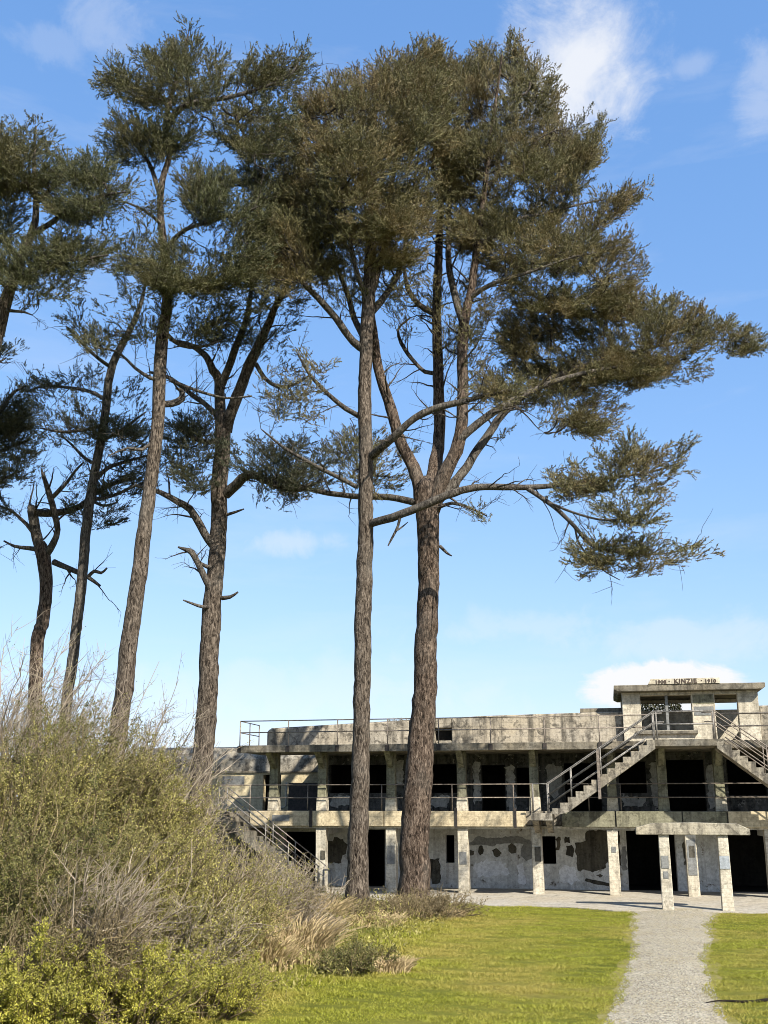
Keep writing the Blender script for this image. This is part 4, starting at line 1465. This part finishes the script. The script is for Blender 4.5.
# dark conifer forking at mid height
tree('conifer_tree', 'dark knobbly conifer that forks low, right of the smooth leaning one', 36.2,
     [(192, 930, 0, 40), (196, 905, 0, 34), (200, 800, 0, 24), (204, 740, 0, 22.5), (210, 660, 0, 20.5), (213, 620, 0, 21), (216, 590, 0, 19), (220, 540, 0, 18), (222, 480, 0, 18), (223, 440, 0, 18), (224, 415, 0, 19)],
     [[(221, 428, 0, 14), (220, 405, .2, 13), (219, 380, .3, 12), (213, 370, .3, 10), (207, 357, .4, 8), (192, 345, .8, 6), (170, 340, 1.2, 3)],
      [(220, 388, .3, 10), (226, 375, .2, 10), (237, 347, 0, 9), (246, 321, -.2, 7.5), (250, 303, -.3, 6), (256, 250, -.4, 4), (262, 190, -.4, 2)],
      [(226, 432, 0, 14), (231, 411, -.3, 14), (242, 382, -.6, 13), (254, 355, -.8, 12), (266, 329, -1, 10), (276, 305, -1.1, 8), (287, 286, -1.2, 7), (298, 240, -1.2, 5), (305, 180, -1.2, 3)],
      [(218, 416, 0, 7), (205, 404, .3, 6.5), (192, 395, .6, 6), (171, 379, 1, 5), (150, 372, 1.3, 3)],
      [(226, 494, 0, 13), (236, 484, -.4, 12), (248, 474, -.8, 11), (262, 478, -1, 9), (278, 485, -1.2, 8), (300, 489, -1.4, 6), (322, 480, -1.5, 3)],
      [(256, 364, -.8, 6), (265, 378, -.9, 5), (278, 387, -1, 4.5), (296, 384, -1.2, 3.5), (310, 375, -1.3, 2)],
      [(217, 549, 0, 10), (208, 540, -.1, 9.5), (200, 526, -.2, 9), (190, 510, -.3, 8.5), (178, 502, -.4, 8), (160, 492, -.5, 6), (135, 485, -.6, 4)],
      [(213, 592, 0, 9), (207, 582, -.2, 8), (199, 566, -.3, 7), (192, 553, -.4, 7), (186, 550, -.4, 5), (178, 547, -.4, 2)],
      [(218, 568, 0, 5), (208, 567, -.2, 4.5), (198, 562, -.3, 4)],
      [(214, 607, 0, 4), (203, 607, -.3, 4), (193, 604, -.4, 3), (183, 600, -.5, 1.5)],
      [(222, 598, 0, 5), (230, 597, -.2, 4), (238, 592, -.3, 2)],
      [(226, 515, 0, 4), (236, 512, -.2, 3), (244, 509, -.3, 1.5)],
      [(221, 440, 0, 7), (205, 442, -.5, 6), (190, 436, -.8, 5), (182, 430, -1, 2)]],
     [([(186, 335), (205, 318), (240, 300), (262, 280), (300, 260), (322, 282), (300, 318), (280, 335), (262, 352), (235, 345), (205, 348)], 0.30, 1.8, -.5),
      ([(250, 170), (285, 158), (318, 150), (335, 190), (322, 250), (292, 280), (262, 282), (252, 230)], 0.8, 2, .5),
      ([(160, 428), (178, 420), (200, 420), (220, 428), (222, 460), (214, 488), (200, 494), (176, 482), (160, 466)], 0.8, 1.6, -.4),
      ([(228, 444), (246, 452), (260, 440), (278, 446), (296, 440), (326, 442), (334, 462), (320, 482), (300, 500), (276, 496), (248, 486), (232, 474)], 0.65, 1.3, -1.2),
      ([(256, 398), (284, 388), (312, 376), (322, 392), (308, 414), (280, 416), (262, 412)], 0.35, .7, -1.1),
      ([(258, 360), (285, 330), (300, 340), (285, 362)], .25, .6, -1)],
     M['needle_dark'], M['bark'], 41, G, 1.0, 0.92, 0.9)

# thin leaning conifer
tree('conifer_tree', 'thinnest leaning conifer rising between the stubby crooked one and the smooth tall one', 38.0,
     [(56, 930, 0, 18), (58, 900, 0, 16), (65, 725, 0, 13), (72, 660, 0, 12.5), (80, 590, 0, 12), (88, 520, 0, 12), (96, 470, 0, 11), (105, 420, 0, 11), (108, 390, 0, 10.5), (113, 365, 0, 10), (122, 345, 0, 9), (134, 322, 0, 7), (142, 300, 0, 5), (148, 270, 0, 2)],
     [[(112, 368, 0, 5), (98, 358, -.4, 4.5), (84, 345, -.8, 4), (66, 326, -1.2, 2)],
      [(104, 440, -.1, 4), (118, 432, -.4, 4), (132, 422, -.7, 3), (146, 412, -1, 1.5)],
      [(106, 400, 0, 5), (90, 392, .5, 4.5), (70, 388, 1, 4), (45, 386, 1.4, 3), (25, 392, 1.6, 2)],
      [(103, 425, 0, 5), (85, 430, -.5, 4), (62, 432, -1, 3), (40, 428, -1.4, 2)],
      [(97, 465, 0, 5), (85, 458, .3, 4), (72, 445, .6, 3), (62, 436, .8, 2)],
      [(94, 482, 0, 5), (108, 468, .5, 5), (125, 462, 1, 4), (148, 455, 1.4, 2)],
      [(92, 500, 0, 4), (112, 496, .8, 4), (135, 486, 1.4, 3), (152, 480, 1.8, 2)]],
     [([(20, 396), (34, 384), (52, 370), (74, 366), (92, 374), (92, 388), (70, 398), (48, 402), (28, 404)], 0.7, .9, 1),
      ([(26, 432), (48, 412), (75, 404), (100, 412), (122, 418), (146, 428), (156, 444), (138, 452), (100, 448), (70, 442), (44, 442)], 0.75, 1.5, 0),
      ([(84, 340), (104, 330), (120, 338), (132, 350), (110, 356), (92, 352)], 0.4, .6, -.4),
      ([(60, 322), (80, 316), (100, 330), (92, 346), (72, 338)], 0.35, .5, -1),
      ([(112, 454), (146, 448), (158, 462), (152, 482), (128, 488), (110, 476)], 0.55, 1.0, 1.2),
      ([(84, 392), (110, 384), (140, 382), (142, 396), (118, 406), (92, 408)], 0.25, .6, 0)],
     M['needle_dark'], M['limb'], 53, G, 1.0, 0.85, 0.9)

# stubby broken conifer
tree('conifer_tree', 'short crooked conifer with a broken pointed stub and bare twisted arms at far left', 40.0,
     [(28, 930, 0, 22), (30, 900, 0, 20), (37, 665, 0, 16), (43, 620, 0, 15.5), (47, 590, 0, 15), (46, 570, 0, 16.5), (43, 552, 0, 17), (40, 543, 0, 12)],
     [[(42, 555, 0, 13), (37, 538, .1, 12), (34, 522, .2, 11.5), (32, 510, .3, 12), (29, 506, .3, 6)],
      [(31, 512, .3, 9), (46, 513, .2, 9), (60, 512, .1, 8), (80, 506, -.2, 7.5), (96, 492, -.5, 6), (116, 482, -.8, 5), (136, 478, -1, 3)],
      [(46, 555, 0, 9), (54, 543, -.2, 8), (58, 530, -.3, 7), (54, 512, -.4, 7.5), (48, 492, -.4, 7), (44, 478, -.4, 5), (41, 468, -.4, 1.2)],
      [(54, 562, 0, 7), (66, 567, -.3, 6), (77, 572, -.5, 6), (88, 577, -.7, 5), (100, 586, -.8, 3)],
      [(88, 577, -.7, 4.5), (94, 571, -.8, 4), (101, 573, -.8, 3.5), (107, 568, -.9, 2)],
      [(41, 550, 0, 6), (28, 548, .3, 5), (14, 546, .6, 3.5), (4, 541, .8, 2)],
      [(33, 530, .2, 5), (22, 520, .6, 4), (10, 510, .8, 3), (-6, 504, 1, 2)],
      [(50, 500, -.4, 5), (64, 486, -.6, 4), (76, 470, -.8, 3), (84, 462, -.9, 2)],
      [(90, 500, -.4, 4), (104, 506, -.8, 3), (118, 502, -1, 2)]],
     [([(64, 510), (84, 500), (104, 512), (122, 520), (116, 532), (96, 536), (74, 524)], 0.55, .8, -.6),
      ([(66, 488), (84, 472), (110, 478), (138, 474), (142, 494), (118, 504), (90, 498)], 0.40, .9, -.6),
      ([(-30, 500), (0, 498), (16, 508), (12, 520), (-10, 522), (-30, 520)], 0.4, .8, .8), ([(22, 546), (6, 536), (-10, 536), (-6, 548)], .3, .4, .6)],
     M['needle_dark'], M['bark_red'], 67, G, 1.0, 0.82, 0.9)

# left edge tree: trunk leaves the frame
tree('conifer_tree', 'conifer at the left border whose leaning trunk leaves the frame below its bushy crown', 31.5,
     [(-92, 940, 0, 40), (-84, 900, 0, 34), (-60, 700, 0, 28), (-30, 480, 0, 24), (-10, 360, 0, 20), (1, 318, 0, 18), (9, 290, 0, 15), (22, 255, 0, 12), (33, 228, 0, 10), (36, 205, 0, 8), (34, 160, 0, 5), (36, 126, 0, 2)],
     [[(12, 282, 0, 8), (32, 270, -.6, 6), (60, 262, -1, 5), (90, 258, -1.3, 3), (108, 255, -1.4, 2)],
      [(30, 235, 0, 8), (48, 225, -.4, 7), (72, 208, -.8, 5), (100, 196, -1.1, 4), (126, 192, -1.3, 2)],
      [(4, 310, 0, 5), (14, 311, -.2, 4), (24, 312, -.3, 3), (32, 315, -.4, 1.5)],
      [(20, 260, 0, 7), (2, 240, .6, 6), (-20, 215, 1, 5), (-50, 195, 1.3, 3)],
      [(35, 205, 0, 6), (54, 186, .4, 5), (80, 176, .7, 4), (105, 170, .9, 2)],
      [(35, 190, 0, 5), (15, 172, -.4, 4), (-10, 160, -.7, 3)],
      [(9, 290, 0, 6), (-8, 272, -.4, 5), (-25, 262, -.8, 3)]],
     [([(-80, 155), (-30, 140), (0, 134), (10, 142), (16, 122), (28, 128), (44, 120), (50, 146), (62, 146), (66, 166), (60, 184), (40, 196), (20, 198), (0, 196), (-40, 204), (-80, 200)], 1.0, 2.2, 0),
      ([(64, 172), (74, 162), (92, 162), (112, 168), (114, 184), (128, 182), (130, 196), (112, 204), (114, 218), (96, 230), (70, 226), (50, 214), (46, 200)], 1.0, 1.5, -.5),
      ([(36, 238), (60, 230), (90, 234), (106, 248), (112, 260), (90, 270), (74, 282), (66, 300), (50, 306), (30, 296), (14, 284), (-10, 290), (-60, 296), (-60, 262), (-10, 250), (20, 246)], 0.8, 1.5, -.6),
      ([(-60, 206), (0, 202), (22, 206), (16, 236), (-10, 244), (-60, 250)], 0.5, 1.2, .6),
      ([(40, 300), (56, 296), (74, 304), (70, 312), (54, 310)], .3, .4, -.8)],
     M['needle_green'], M['bark'], 71, G, 1.0, 0.85, 0.9)

# another edge tree behind it
tree('conifer_tree', 'half seen dark conifer at the left border, its foliage below and behind the bushy crown', 37.5,
     [(-75, 930, 0, 30), (-70, 880, 0, 26), (-55, 640, 0, 22), (-42, 480, 0, 18), (-34, 400, 0, 12), (-30, 340, 0, 5), (-28, 320, 0, 2)],
     [[(-40, 455, 0, 8), (-22, 438, -.4, 7), (-6, 420, -.6, 6), (4, 405, -.7, 5), (14, 392, -.8, 4), (26, 386, -.9, 2)],
      [(-42, 480, 0, 8), (-20, 462, .4, 6), (8, 448, .8, 4), (30, 440, 1, 2)],
      [(-36, 400, 0, 6), (-15, 372, .4, 4), (6, 358, .6, 2)],
      [(-44, 500, 0, 6), (-20, 492, -.3, 5), (5, 478, -.6, 3), (24, 470, -.8, 2)]],
     [([(-70, 400), (-20, 404), (0, 402), (20, 398), (34, 408), (38, 436), (34, 462), (22, 478), (0, 488), (-40, 494), (-80, 490)], 0.8, 1.6, 0),
      ([(-60, 346), (-10, 344), (12, 346), (20, 356), (2, 364), (-40, 372)], 0.6, .7, .5)],
     M['needle_dark'], M['bark'], 83, G, 1.0, 0.9, 0.9)


# ------------------------------------------------------------------ scrub
def shrub(name, label, x, y, h, r, mat, twig, seed, stems=60, leaf=0.044, nleaf=9000, lean=(0.15, 0), bare=False, cat='shrub', group=None, spread=0.55, tw=0.011, sub=7, zoff=0.0):
    global rng
    rng = np.random.default_rng(seed)
    z = float(gh(x, y))
    root = empty(name, (x, y, z))
    tag(root, label, cat, group)
    k = 8
    th = rng.random(stems) * 2 * np.pi
    rr = np.sqrt(rng.random(stems))
    b0 = np.stack([rr * r * 0.45 * np.cos(th), rr * r * 0.45 * np.sin(th), np.full(stems, -0.1)], 1)
    b0[:, 2] += gh(x + b0[:, 0], y + b0[:, 1]) - z
    reach = rr * r * spread
    hh = h * rng.uniform(0.62, 1.0, stems) * (1 - 0.38 * rr ** 2)
    tip = np.stack([b0[:, 0] + reach * np.cos(th) + lean[0] * hh, b0[:, 1] + reach * np.sin(th) + lean[1] * hh, hh], 1) + rng.normal(0, .05 * h, (stems, 3))
    ctl = b0 * 0.6 + tip * 0.4
    ctl[:, 2] = b0[:, 2] + (tip[:, 2] - b0[:, 2]) * 0.68
    ts = np.linspace(0, 1, k)[None, :, None]
    path = (1 - ts) ** 2 * b0[:, None] + 2 * ts * (1 - ts) * ctl[:, None] + ts ** 2 * tip[:, None]
    path += np.cumsum(rng.normal(0, 0.045 * h ** .5, path.shape), 1) * ts
    parts = [tubes_np(path, np.linspace(tw * 1.7, tw * .55, k)[None] * np.ones((stems, 1)), 4)]
    # side twigs
    ns = stems * sub
    si = rng.integers(0, stems, ns)
    tt = rng.uniform(0.3, 0.98, ns)
    f = tt * (k - 1)
    i0 = np.minimum(f.astype(int), k - 2)
    fr = (f - i0)[:, None]
    p0 = path[si, i0] * (1 - fr) + path[si, i0 + 1] * fr
    dt = unit(path[si, i0 + 1] - path[si, i0])
    dd = unit(dt * 0.55 + rng.normal(0, 0.7, (ns, 3)) + np.array([lean[0] * 1.2, lean[1], 0.35]))
    L = rng.uniform(0.15, 0.5, ns) * h ** .6 * (1.15 - tt * 0.5)
    t5 = np.linspace(0, 1, 5)[None, :, None]
    side = p0[:, None] + dd[:, None] * L[:, None, None] * t5 + np.cumsum(rng.normal(0, 0.016, (ns, 5, 3)), 1) * t5
    side[:, :, 2] += 0.10 * L[:, None] * t5[:, :, 0] ** 2
    parts.append(tubes_np(side, np.linspace(tw * .7, tw * .3, 5)[None] * np.ones((ns, 1)), 3))
    # finest shoots
    n3 = ns * 2
    s3 = rng.integers(0, ns, n3)
    q = rng.integers(1, 5, n3)
    p3 = side[s3, q]
    d3 = unit(dd[s3] * .6 + rng.normal(0, .6, (n3, 3)) + np.array([lean[0], lean[1], .35]))
    L3 = rng.uniform(.08, .26, n3) * h ** .5
    e3 = p3 + d3 * L3[:, None]
    parts.append(tubes_np(np.stack([p3, (p3 + e3) / 2 + rng.normal(0, .012, p3.shape), e3], 1), np.array([[tw * .36, tw * .3, tw * .2]]) * np.ones((n3, 1)), 3))
    V, F = join(parts)
    link_mesh('stems', mesh_np('stems', V, F), M[twig], root)
    if not bare or nleaf:
        w = rng.random(nleaf)
        pick = rng.integers(0, n3, nleaf)
        a = rng.random(nleaf)[:, None]
        LP = p3[pick] * (1 - a) + e3[pick] * a + rng.normal(0, 0.02, (nleaf, 3))
        half = rng.random(nleaf) < 0.3
        pk2 = rng.integers(0, ns, nleaf)
        LP[half] = side[pk2[half], rng.integers(1, 5, half.sum())] + rng.normal(0, .02, (half.sum(), 3))
        LD = unit(rng.normal(0, 0.8, (nleaf, 3)) + np.array([0.1, -0.1, 0.5]))
        V, F = leaves_np(LP, LD, rng.uniform(.6, 1.3, nleaf) * leaf, rng.uniform(.38, .62, nleaf) * leaf)
        link_mesh('foliage', mesh_np('foliage', V, F), M[mat], root)
    return root


def shrub_px(name, label, px, pytop, Y, r, mat, twig, seed, **kw):
    p = at(px, pytop, Y)
    z = float(gh(p[0], Y))
    h = max(0.4, (p[2] - z) * 0.9)
    return shrub(name, label, p[0], Y, h, r, mat, twig, seed, **kw)


S = shrub_px
GS = 'scrub bushes on the bank at left'
S('scrub_bush', 'tall grey leafless shrub reaching highest at the left border', 2, 612, 25.5, 2.6, 'leaf_olive', 'grey_twig', 101, stems=80, nleaf=1500, lean=(.22, 0), group=GS, tw=.012, sub=9)
S('scrub_bush', 'grey thinly leaved shrub in front of the stubby crooked conifer', 44, 648, 26.5, 2.2, 'leaf_green', 'grey_twig', 102, stems=64, nleaf=6500, lean=(.2, 0), group=GS, sub=8)
S('scrub_bush', 'loose grey shrub with light green tips beside the foot of the smooth leaning conifer', 92, 668, 26.5, 1.9, 'leaf_green', 'grey_twig', 103, stems=50, nleaf=4200, lean=(.2, 0), group=GS, sub=8)
S('scrub_bush', 'bare arching grey twigs fanning out right of the smooth leaning trunk', 136, 668, 26.8, 1.6, 'leaf_olive', 'grey_twig', 104, stems=26, nleaf=250, lean=(.34, 0), group=GS, tw=.011, sub=8)
S('scrub_bush', 'low bare grey shrub against the foot of the dark forking conifer', 174, 742, 27.5, 1.2, 'leaf_olive', 'grey_twig', 105, stems=50, nleaf=1800, lean=(.3, 0), group=GS, sub=8)
S('scrub_bush', 'dense olive bush below the thinnest leaning trunk', 62, 690, 23.0, 2.2, 'leaf_green', 'brown_twig', 106, stems=80, nleaf=35100, group=GS)
S('scrub_bush', 'dense yellow olive bush directly below the smooth leaning trunk', 110, 734, 22.5, 1.8, 'leaf_olive', 'brown_twig', 107, stems=80, nleaf=35100, group=GS)
S('scrub_bush', 'dense olive bush touching the left border at mid bank', 8, 722, 21.0, 2.0, 'leaf_olive', 'brown_twig', 108, stems=80, nleaf=35100, group=GS)
S('scrub_bush', 'rounded olive bush under the dark forking trunk', 140, 770, 23.5, 1.3, 'leaf_olive', 'brown_twig', 109, stems=80, nleaf=29700, lean=(.22, 0), group=GS)
S('scrub_bush', 'twiggy bush hiding the foot of the lower outside stair', 236, 822, 25.5, 1.5, 'leaf_olive', 'grey_twig', 110, stems=80, nleaf=10000, lean=(.25, 0), group=GS, sub=9)
S('scrub_bush', 'dry grey brown bush at the right end of the bank beside the stair', 272, 858, 27.0, 1.25, 'leaf_brown', 'grey_twig', 111, stems=90, nleaf=5500, lean=(.25, 0), group=GS, sub=9)
S('scrub_bush', 'broad olive bush in the middle of the bank', 150, 800, 20.0, 1.9, 'leaf_olive', 'brown_twig', 112, stems=90, nleaf=36450, group=GS)
S('scrub_bush', 'greener bush low on the left half of the bank', 50, 790, 18.4, 1.6, 'leaf_green', 'brown_twig', 113, stems=80, nleaf=42000, group=GS)
S('scrub_bush', 'dead silver grey thicket of bare stems set in the olive bushes', 78, 822, 17.0, .75, 'leaf_brown', 'grey_twig', 114, stems=42, nleaf=500, lean=(.4, -.1), group=GS, sub=8)
S('scrub_bush', 'brownish twiggy bush low in the middle of the bank', 168, 868, 18.8, 1.3, 'leaf_olive', 'grey_twig', 115, stems=60, nleaf=15000, lean=(.3, 0), group=GS, sub=8)
S('scrub_bush', 'reddish brown dry bush low at the left', 62, 880, 16.6, 1.2, 'leaf_brown', 'brown_twig', 116, stems=90, nleaf=10000, lean=(.2, 0), group=GS, sub=8)
S('scrub_bush', 'bright yellow green leafy bush at the bottom left corner', 14, 940, 15.6, 1.0, 'leaf_lime', 'brown_twig', 117, stems=60, nleaf=42000, group=GS, leaf=.042)
S('scrub_bush', 'bright lime leafy growth along the bottom of the bank', 128, 946, 16.6, 1.15, 'leaf_lime', 'brown_twig', 118, stems=70, nleaf=42000, group=GS, leaf=.038)
S('scrub_bush', 'lime green low growth meeting the lawn beside the straw tufts', 205, 962, 17.9, 1.0, 'leaf_lime', 'brown_twig', 119, stems=60, nleaf=20000, group=GS, leaf=.036)
S('scrub_bush', 'olive bush above the straw tufts', 214, 884, 21.8, 1.4, 'leaf_olive', 'brown_twig', 120, stems=80, nleaf=20250, group=GS)
S('scrub_bush', 'small rounded sage green shrub standing out on the lawn edge', 352, 948, 22.4, .85, 'leaf_green', 'brown_twig', 121, stems=70, nleaf=12000, lean=(.3, 0), group=GS, leaf=.045)
S('scrub_bush', 'dry rose brown brambles wrapped round the foot of the slim straight conifer', 338, 896, 31.8, 1.4, 'leaf_brown', 'brown_twig', 122, stems=100, nleaf=5500, lean=(.1, 0), group=GS, sub=8)
S('scrub_bush', 'dry rose brown brambles round the foot of the thickest forked conifer', 426, 892, 33.0, 1.8, 'leaf_brown', 'brown_twig', 123, stems=120, nleaf=6500, lean=(.1, 0), group=GS, sub=8)
S('scrub_bush', 'grey dead twigs under the straight slim trunk', 300, 912, 27.0, 1.1, 'leaf_brown', 'grey_twig', 124, stems=70, nleaf=3000, lean=(.2, 0), group=GS, sub=8)


# dry grass tufts
def tuft(label, x, y, h, r, n, mat, seed, name='dry_grass_tuft', cat='grass tuft', group='tufts of dry grass at the scrub edge', lean=(0.12, 0)):
    rg = np.random.default_rng(seed)
    z = float(gh(x, y))
    th = rg.random(n) * 2 * np.pi
    rr = np.sqrt(rg.random(n))
    b = np.stack([rr * r * np.cos(th), rr * r * np.sin(th), np.zeros(n) - .03], 1)
    b[:, 2] += gh(x + b[:, 0], y + b[:, 1]) - z
    hh = h * rg.uniform(.45, 1, n)
    out = rg.uniform(0, .55, n)
    t_ = np.linspace(0, 1, 5)[None, :]
    dx = np.cos(th) * out + lean[0] + rg.normal(0, .15, n)
    dy = np.sin(th) * out + lean[1] + rg.normal(0, .15, n)
    P = np.stack([b[:, 0:1] + dx[:, None] * hh[:, None] * t_ ** 2, b[:, 1:2] + dy[:, None] * hh[:, None] * t_ ** 2, b[:, 2:3] + hh[:, None] * (t_ - .28 * t_ ** 2.5)], -1)
    V, F = tubes_np(P, np.array([[.009, .0085, .0075, .006, .003]]) * rg.uniform(.7, 1.4, (n, 1)), 3)
    o = link_mesh(name, mesh_np(name, V, F), M[mat])
    o.location = (x, y, z)
    tag(o, label, cat, group)
    return o


tlist = [(236, 958, 'leftmost pale straw tuft beside the lime growth'), (262, 972, 'pale straw tuft lowest in the row, nearest the lawn'), (276, 938, 'tall pale straw tuft in the middle of the row'),
         (298, 962, 'wide pale straw tuft left of the sage green shrub'), (312, 930, 'straw tuft behind the sage green shrub'), (250, 930, 'straw tuft half hidden by the brown twiggy bush'),
         (330, 912, 'straw tuft in front of the slim straight trunk'), (390, 972, 'short straw tuft right of the sage green shrub'), (288, 905, 'straw tuft below the lower stair bush'),
         (372, 925, 'straw tuft between the two thick trunks'), (440, 918, 'straw tuft right of the thickest trunk'), (400, 915, 'straw tuft in front of the thickest trunk')]
for i, (px, py, lb) in enumerate(tlist):
    g_ = ground_at(px, py)
    tuft(lb, g_[0], g_[1], [1.35, .85, 1.5, 1.3, 1.2, 1.25, .42, .45, .42, .5, .4, .4][i], [.6, .6, .7, .7, .7, .6, .8, .4, .8, .9, .7, .9][i], 520, 'straw', 300 + i)

# undergrowth that covers the bank between the bushes
rng = np.random.default_rng(5)
n = 60000
yy = rng.uniform(11, 36, n)
xe = scrub_edge(yy)
dd = rng.random(n) ** 1.0 * 15.0
xx = xe - dd + rng.normal(0, .35, n)
zz = gh(xx, yy)
hgt = rng.uniform(0.02, 0.55, n) * np.clip(dd / 2.0, .25, 1)
P = np.stack([xx, yy, zz + hgt], 1)
D_ = unit(rng.normal(0, .7, (n, 3)) + np.array([0.1, 0, .7]))
V, F = leaves_np(P, D_, rng.uniform(.04, .12, n), rng.uniform(.02, .05, n))
ug = link_mesh('undergrowth', mesh_np('undergrowth', V, F), M['leaf_olive'])
tag(ug, 'tangled low leafy undergrowth covering the bank between the bushes', 'undergrowth', kind='stuff')

# lawn grass
n = 600000
yy = 15.0 + rng.random(n) ** 1.25 * 22.5
xx = rng.uniform(-5.5, 15.5, n)
pl_, pr_ = path_bounds(yy)
uu = (xx - BO[0]) * BU[0] + (yy - BO[1]) * BU[1]
vv = (xx - BO[0]) * BV[0] + (yy - BO[1]) * BV[1]
vf = np.interp(uu, [-9.2, -6.6, -4.2, -1.6, 1.0, 2.6, 7.4, 16], [-1.6, -2.6, -4.2, -4.75, -4.8, -5.75, -5.6, -5.6])
edge_n = -np.abs(rng.normal(0, .30, n)) + .16
edge_n2 = -edge_n
infl = np.abs(xx) < 0.43 * yy + 1.0
k = infl & ((xx < pl_ - .02 + edge_n) | (xx > pr_ + .02 + edge_n2)) & (vv < vf + rng.normal(0, .05, n) - .03) & (xx > scrub_edge(yy) - 1.2)
xx, yy = xx[k], yy[k]
n = len(xx)
tall = np.exp(-np.abs(xx - scrub_edge(yy)) / .7)
P = np.stack([xx, yy, gh(xx, yy) - .005], 1)
D_ = unit(rng.normal(0, .7, (n, 3)) * np.array([1, 1, .3]) + np.array([0.1, 0, 0.7]))
wob = sum(np.sin(xx * a_ + yy * b_ + c_) for a_, b_, c_ in ((1.1, 4.3, 0), (-2.3, 3.1, 1), (2.9, 7.7, 2), (-.7, 9.1, 4), (5.3, 6.1, 3))) / 5
P[:, 2] += .02 * wob
V, F = leaves_np(P, D_, rng.uniform(.022, .06, n) * (1 + 1.4 * tall) * (1 + .9 * wob), rng.uniform(.008, .015, n) * (1 + .4 * tall))
lg = link_mesh('lawn_grass', mesh_np('lawn_grass', V, F), M['grass'])
tag(lg, 'short yellow green lawn grass on both sides of the gravel path', 'grass', kind='stuff')

# grass and weeds on the roof behind the parapet
n = 9000
u = rng.uniform(-6.3, 14, n)
v = rng.uniform(2.7, 6.5, n)
k = (v > 5.1) | (u < 3.3) | (u > 8.45)
u, v = u[k], v[k]
n = len(u)
zt = np.interp(v, [2.56, 3.6, 7.9], [6.35, 6.52, 6.4])
P = bworld(0, 0)[None] + BU[None] * u[:, None] + BV[None] * v[:, None]
P[:, 2] = zt - .01
D_ = unit(rng.normal(0, .45, (n, 3)) + np.array([0, 0, .9]))
V, F = leaves_np(P, D_, rng.uniform(.06, .28, n), rng.uniform(.012, .03, n))
tag(link_mesh('roof_grass', mesh_np('roof_grass', V, F), M['straw']), 'dry grass growing along the earth covered roof behind the parapet', 'grass', kind='stuff')
n = 3500
u = rng.uniform(4.1, 5.85, n)
P = bworld(0, 0)[None] + BU[None] * u[:, None] + BV[None] * rng.uniform(5.1, 6.2, n)[:, None]
P[:, 2] = 6.5 + rng.random(n) ** 1.1 * .75
D_ = unit(rng.normal(0, .7, (n, 3)) + np.array([0, 0, .7]))
V, F = leaves_np(P, D_, rng.uniform(.06, .14, n), rng.uniform(.03, .05, n))
tag(link_mesh('roof_weeds', mesh_np('roof_weeds', V, F), M['leaf_green']), 'green weeds on the roof seen through the lookout window', 'weeds', kind='stuff')

# thin dark tapered sliver lying at the edge of the lawn by the path
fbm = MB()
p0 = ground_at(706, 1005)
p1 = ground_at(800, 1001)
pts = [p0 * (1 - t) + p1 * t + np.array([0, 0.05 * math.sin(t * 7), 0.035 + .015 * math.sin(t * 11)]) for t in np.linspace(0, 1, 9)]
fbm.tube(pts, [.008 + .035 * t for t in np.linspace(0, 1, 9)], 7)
fb_ = fbm.build('lawn_sliver', M['dark_metal'], None, smooth=True)
fb_.data.materials.clear()
fb_.data.materials.append(bark('dark_sliver', (.012, .01, .008), (.025, .02, .016), (.05, .04, .03), 2))
tag(fb_, 'thin dark sliver lying on the grass right of the gravel path', 'branch')
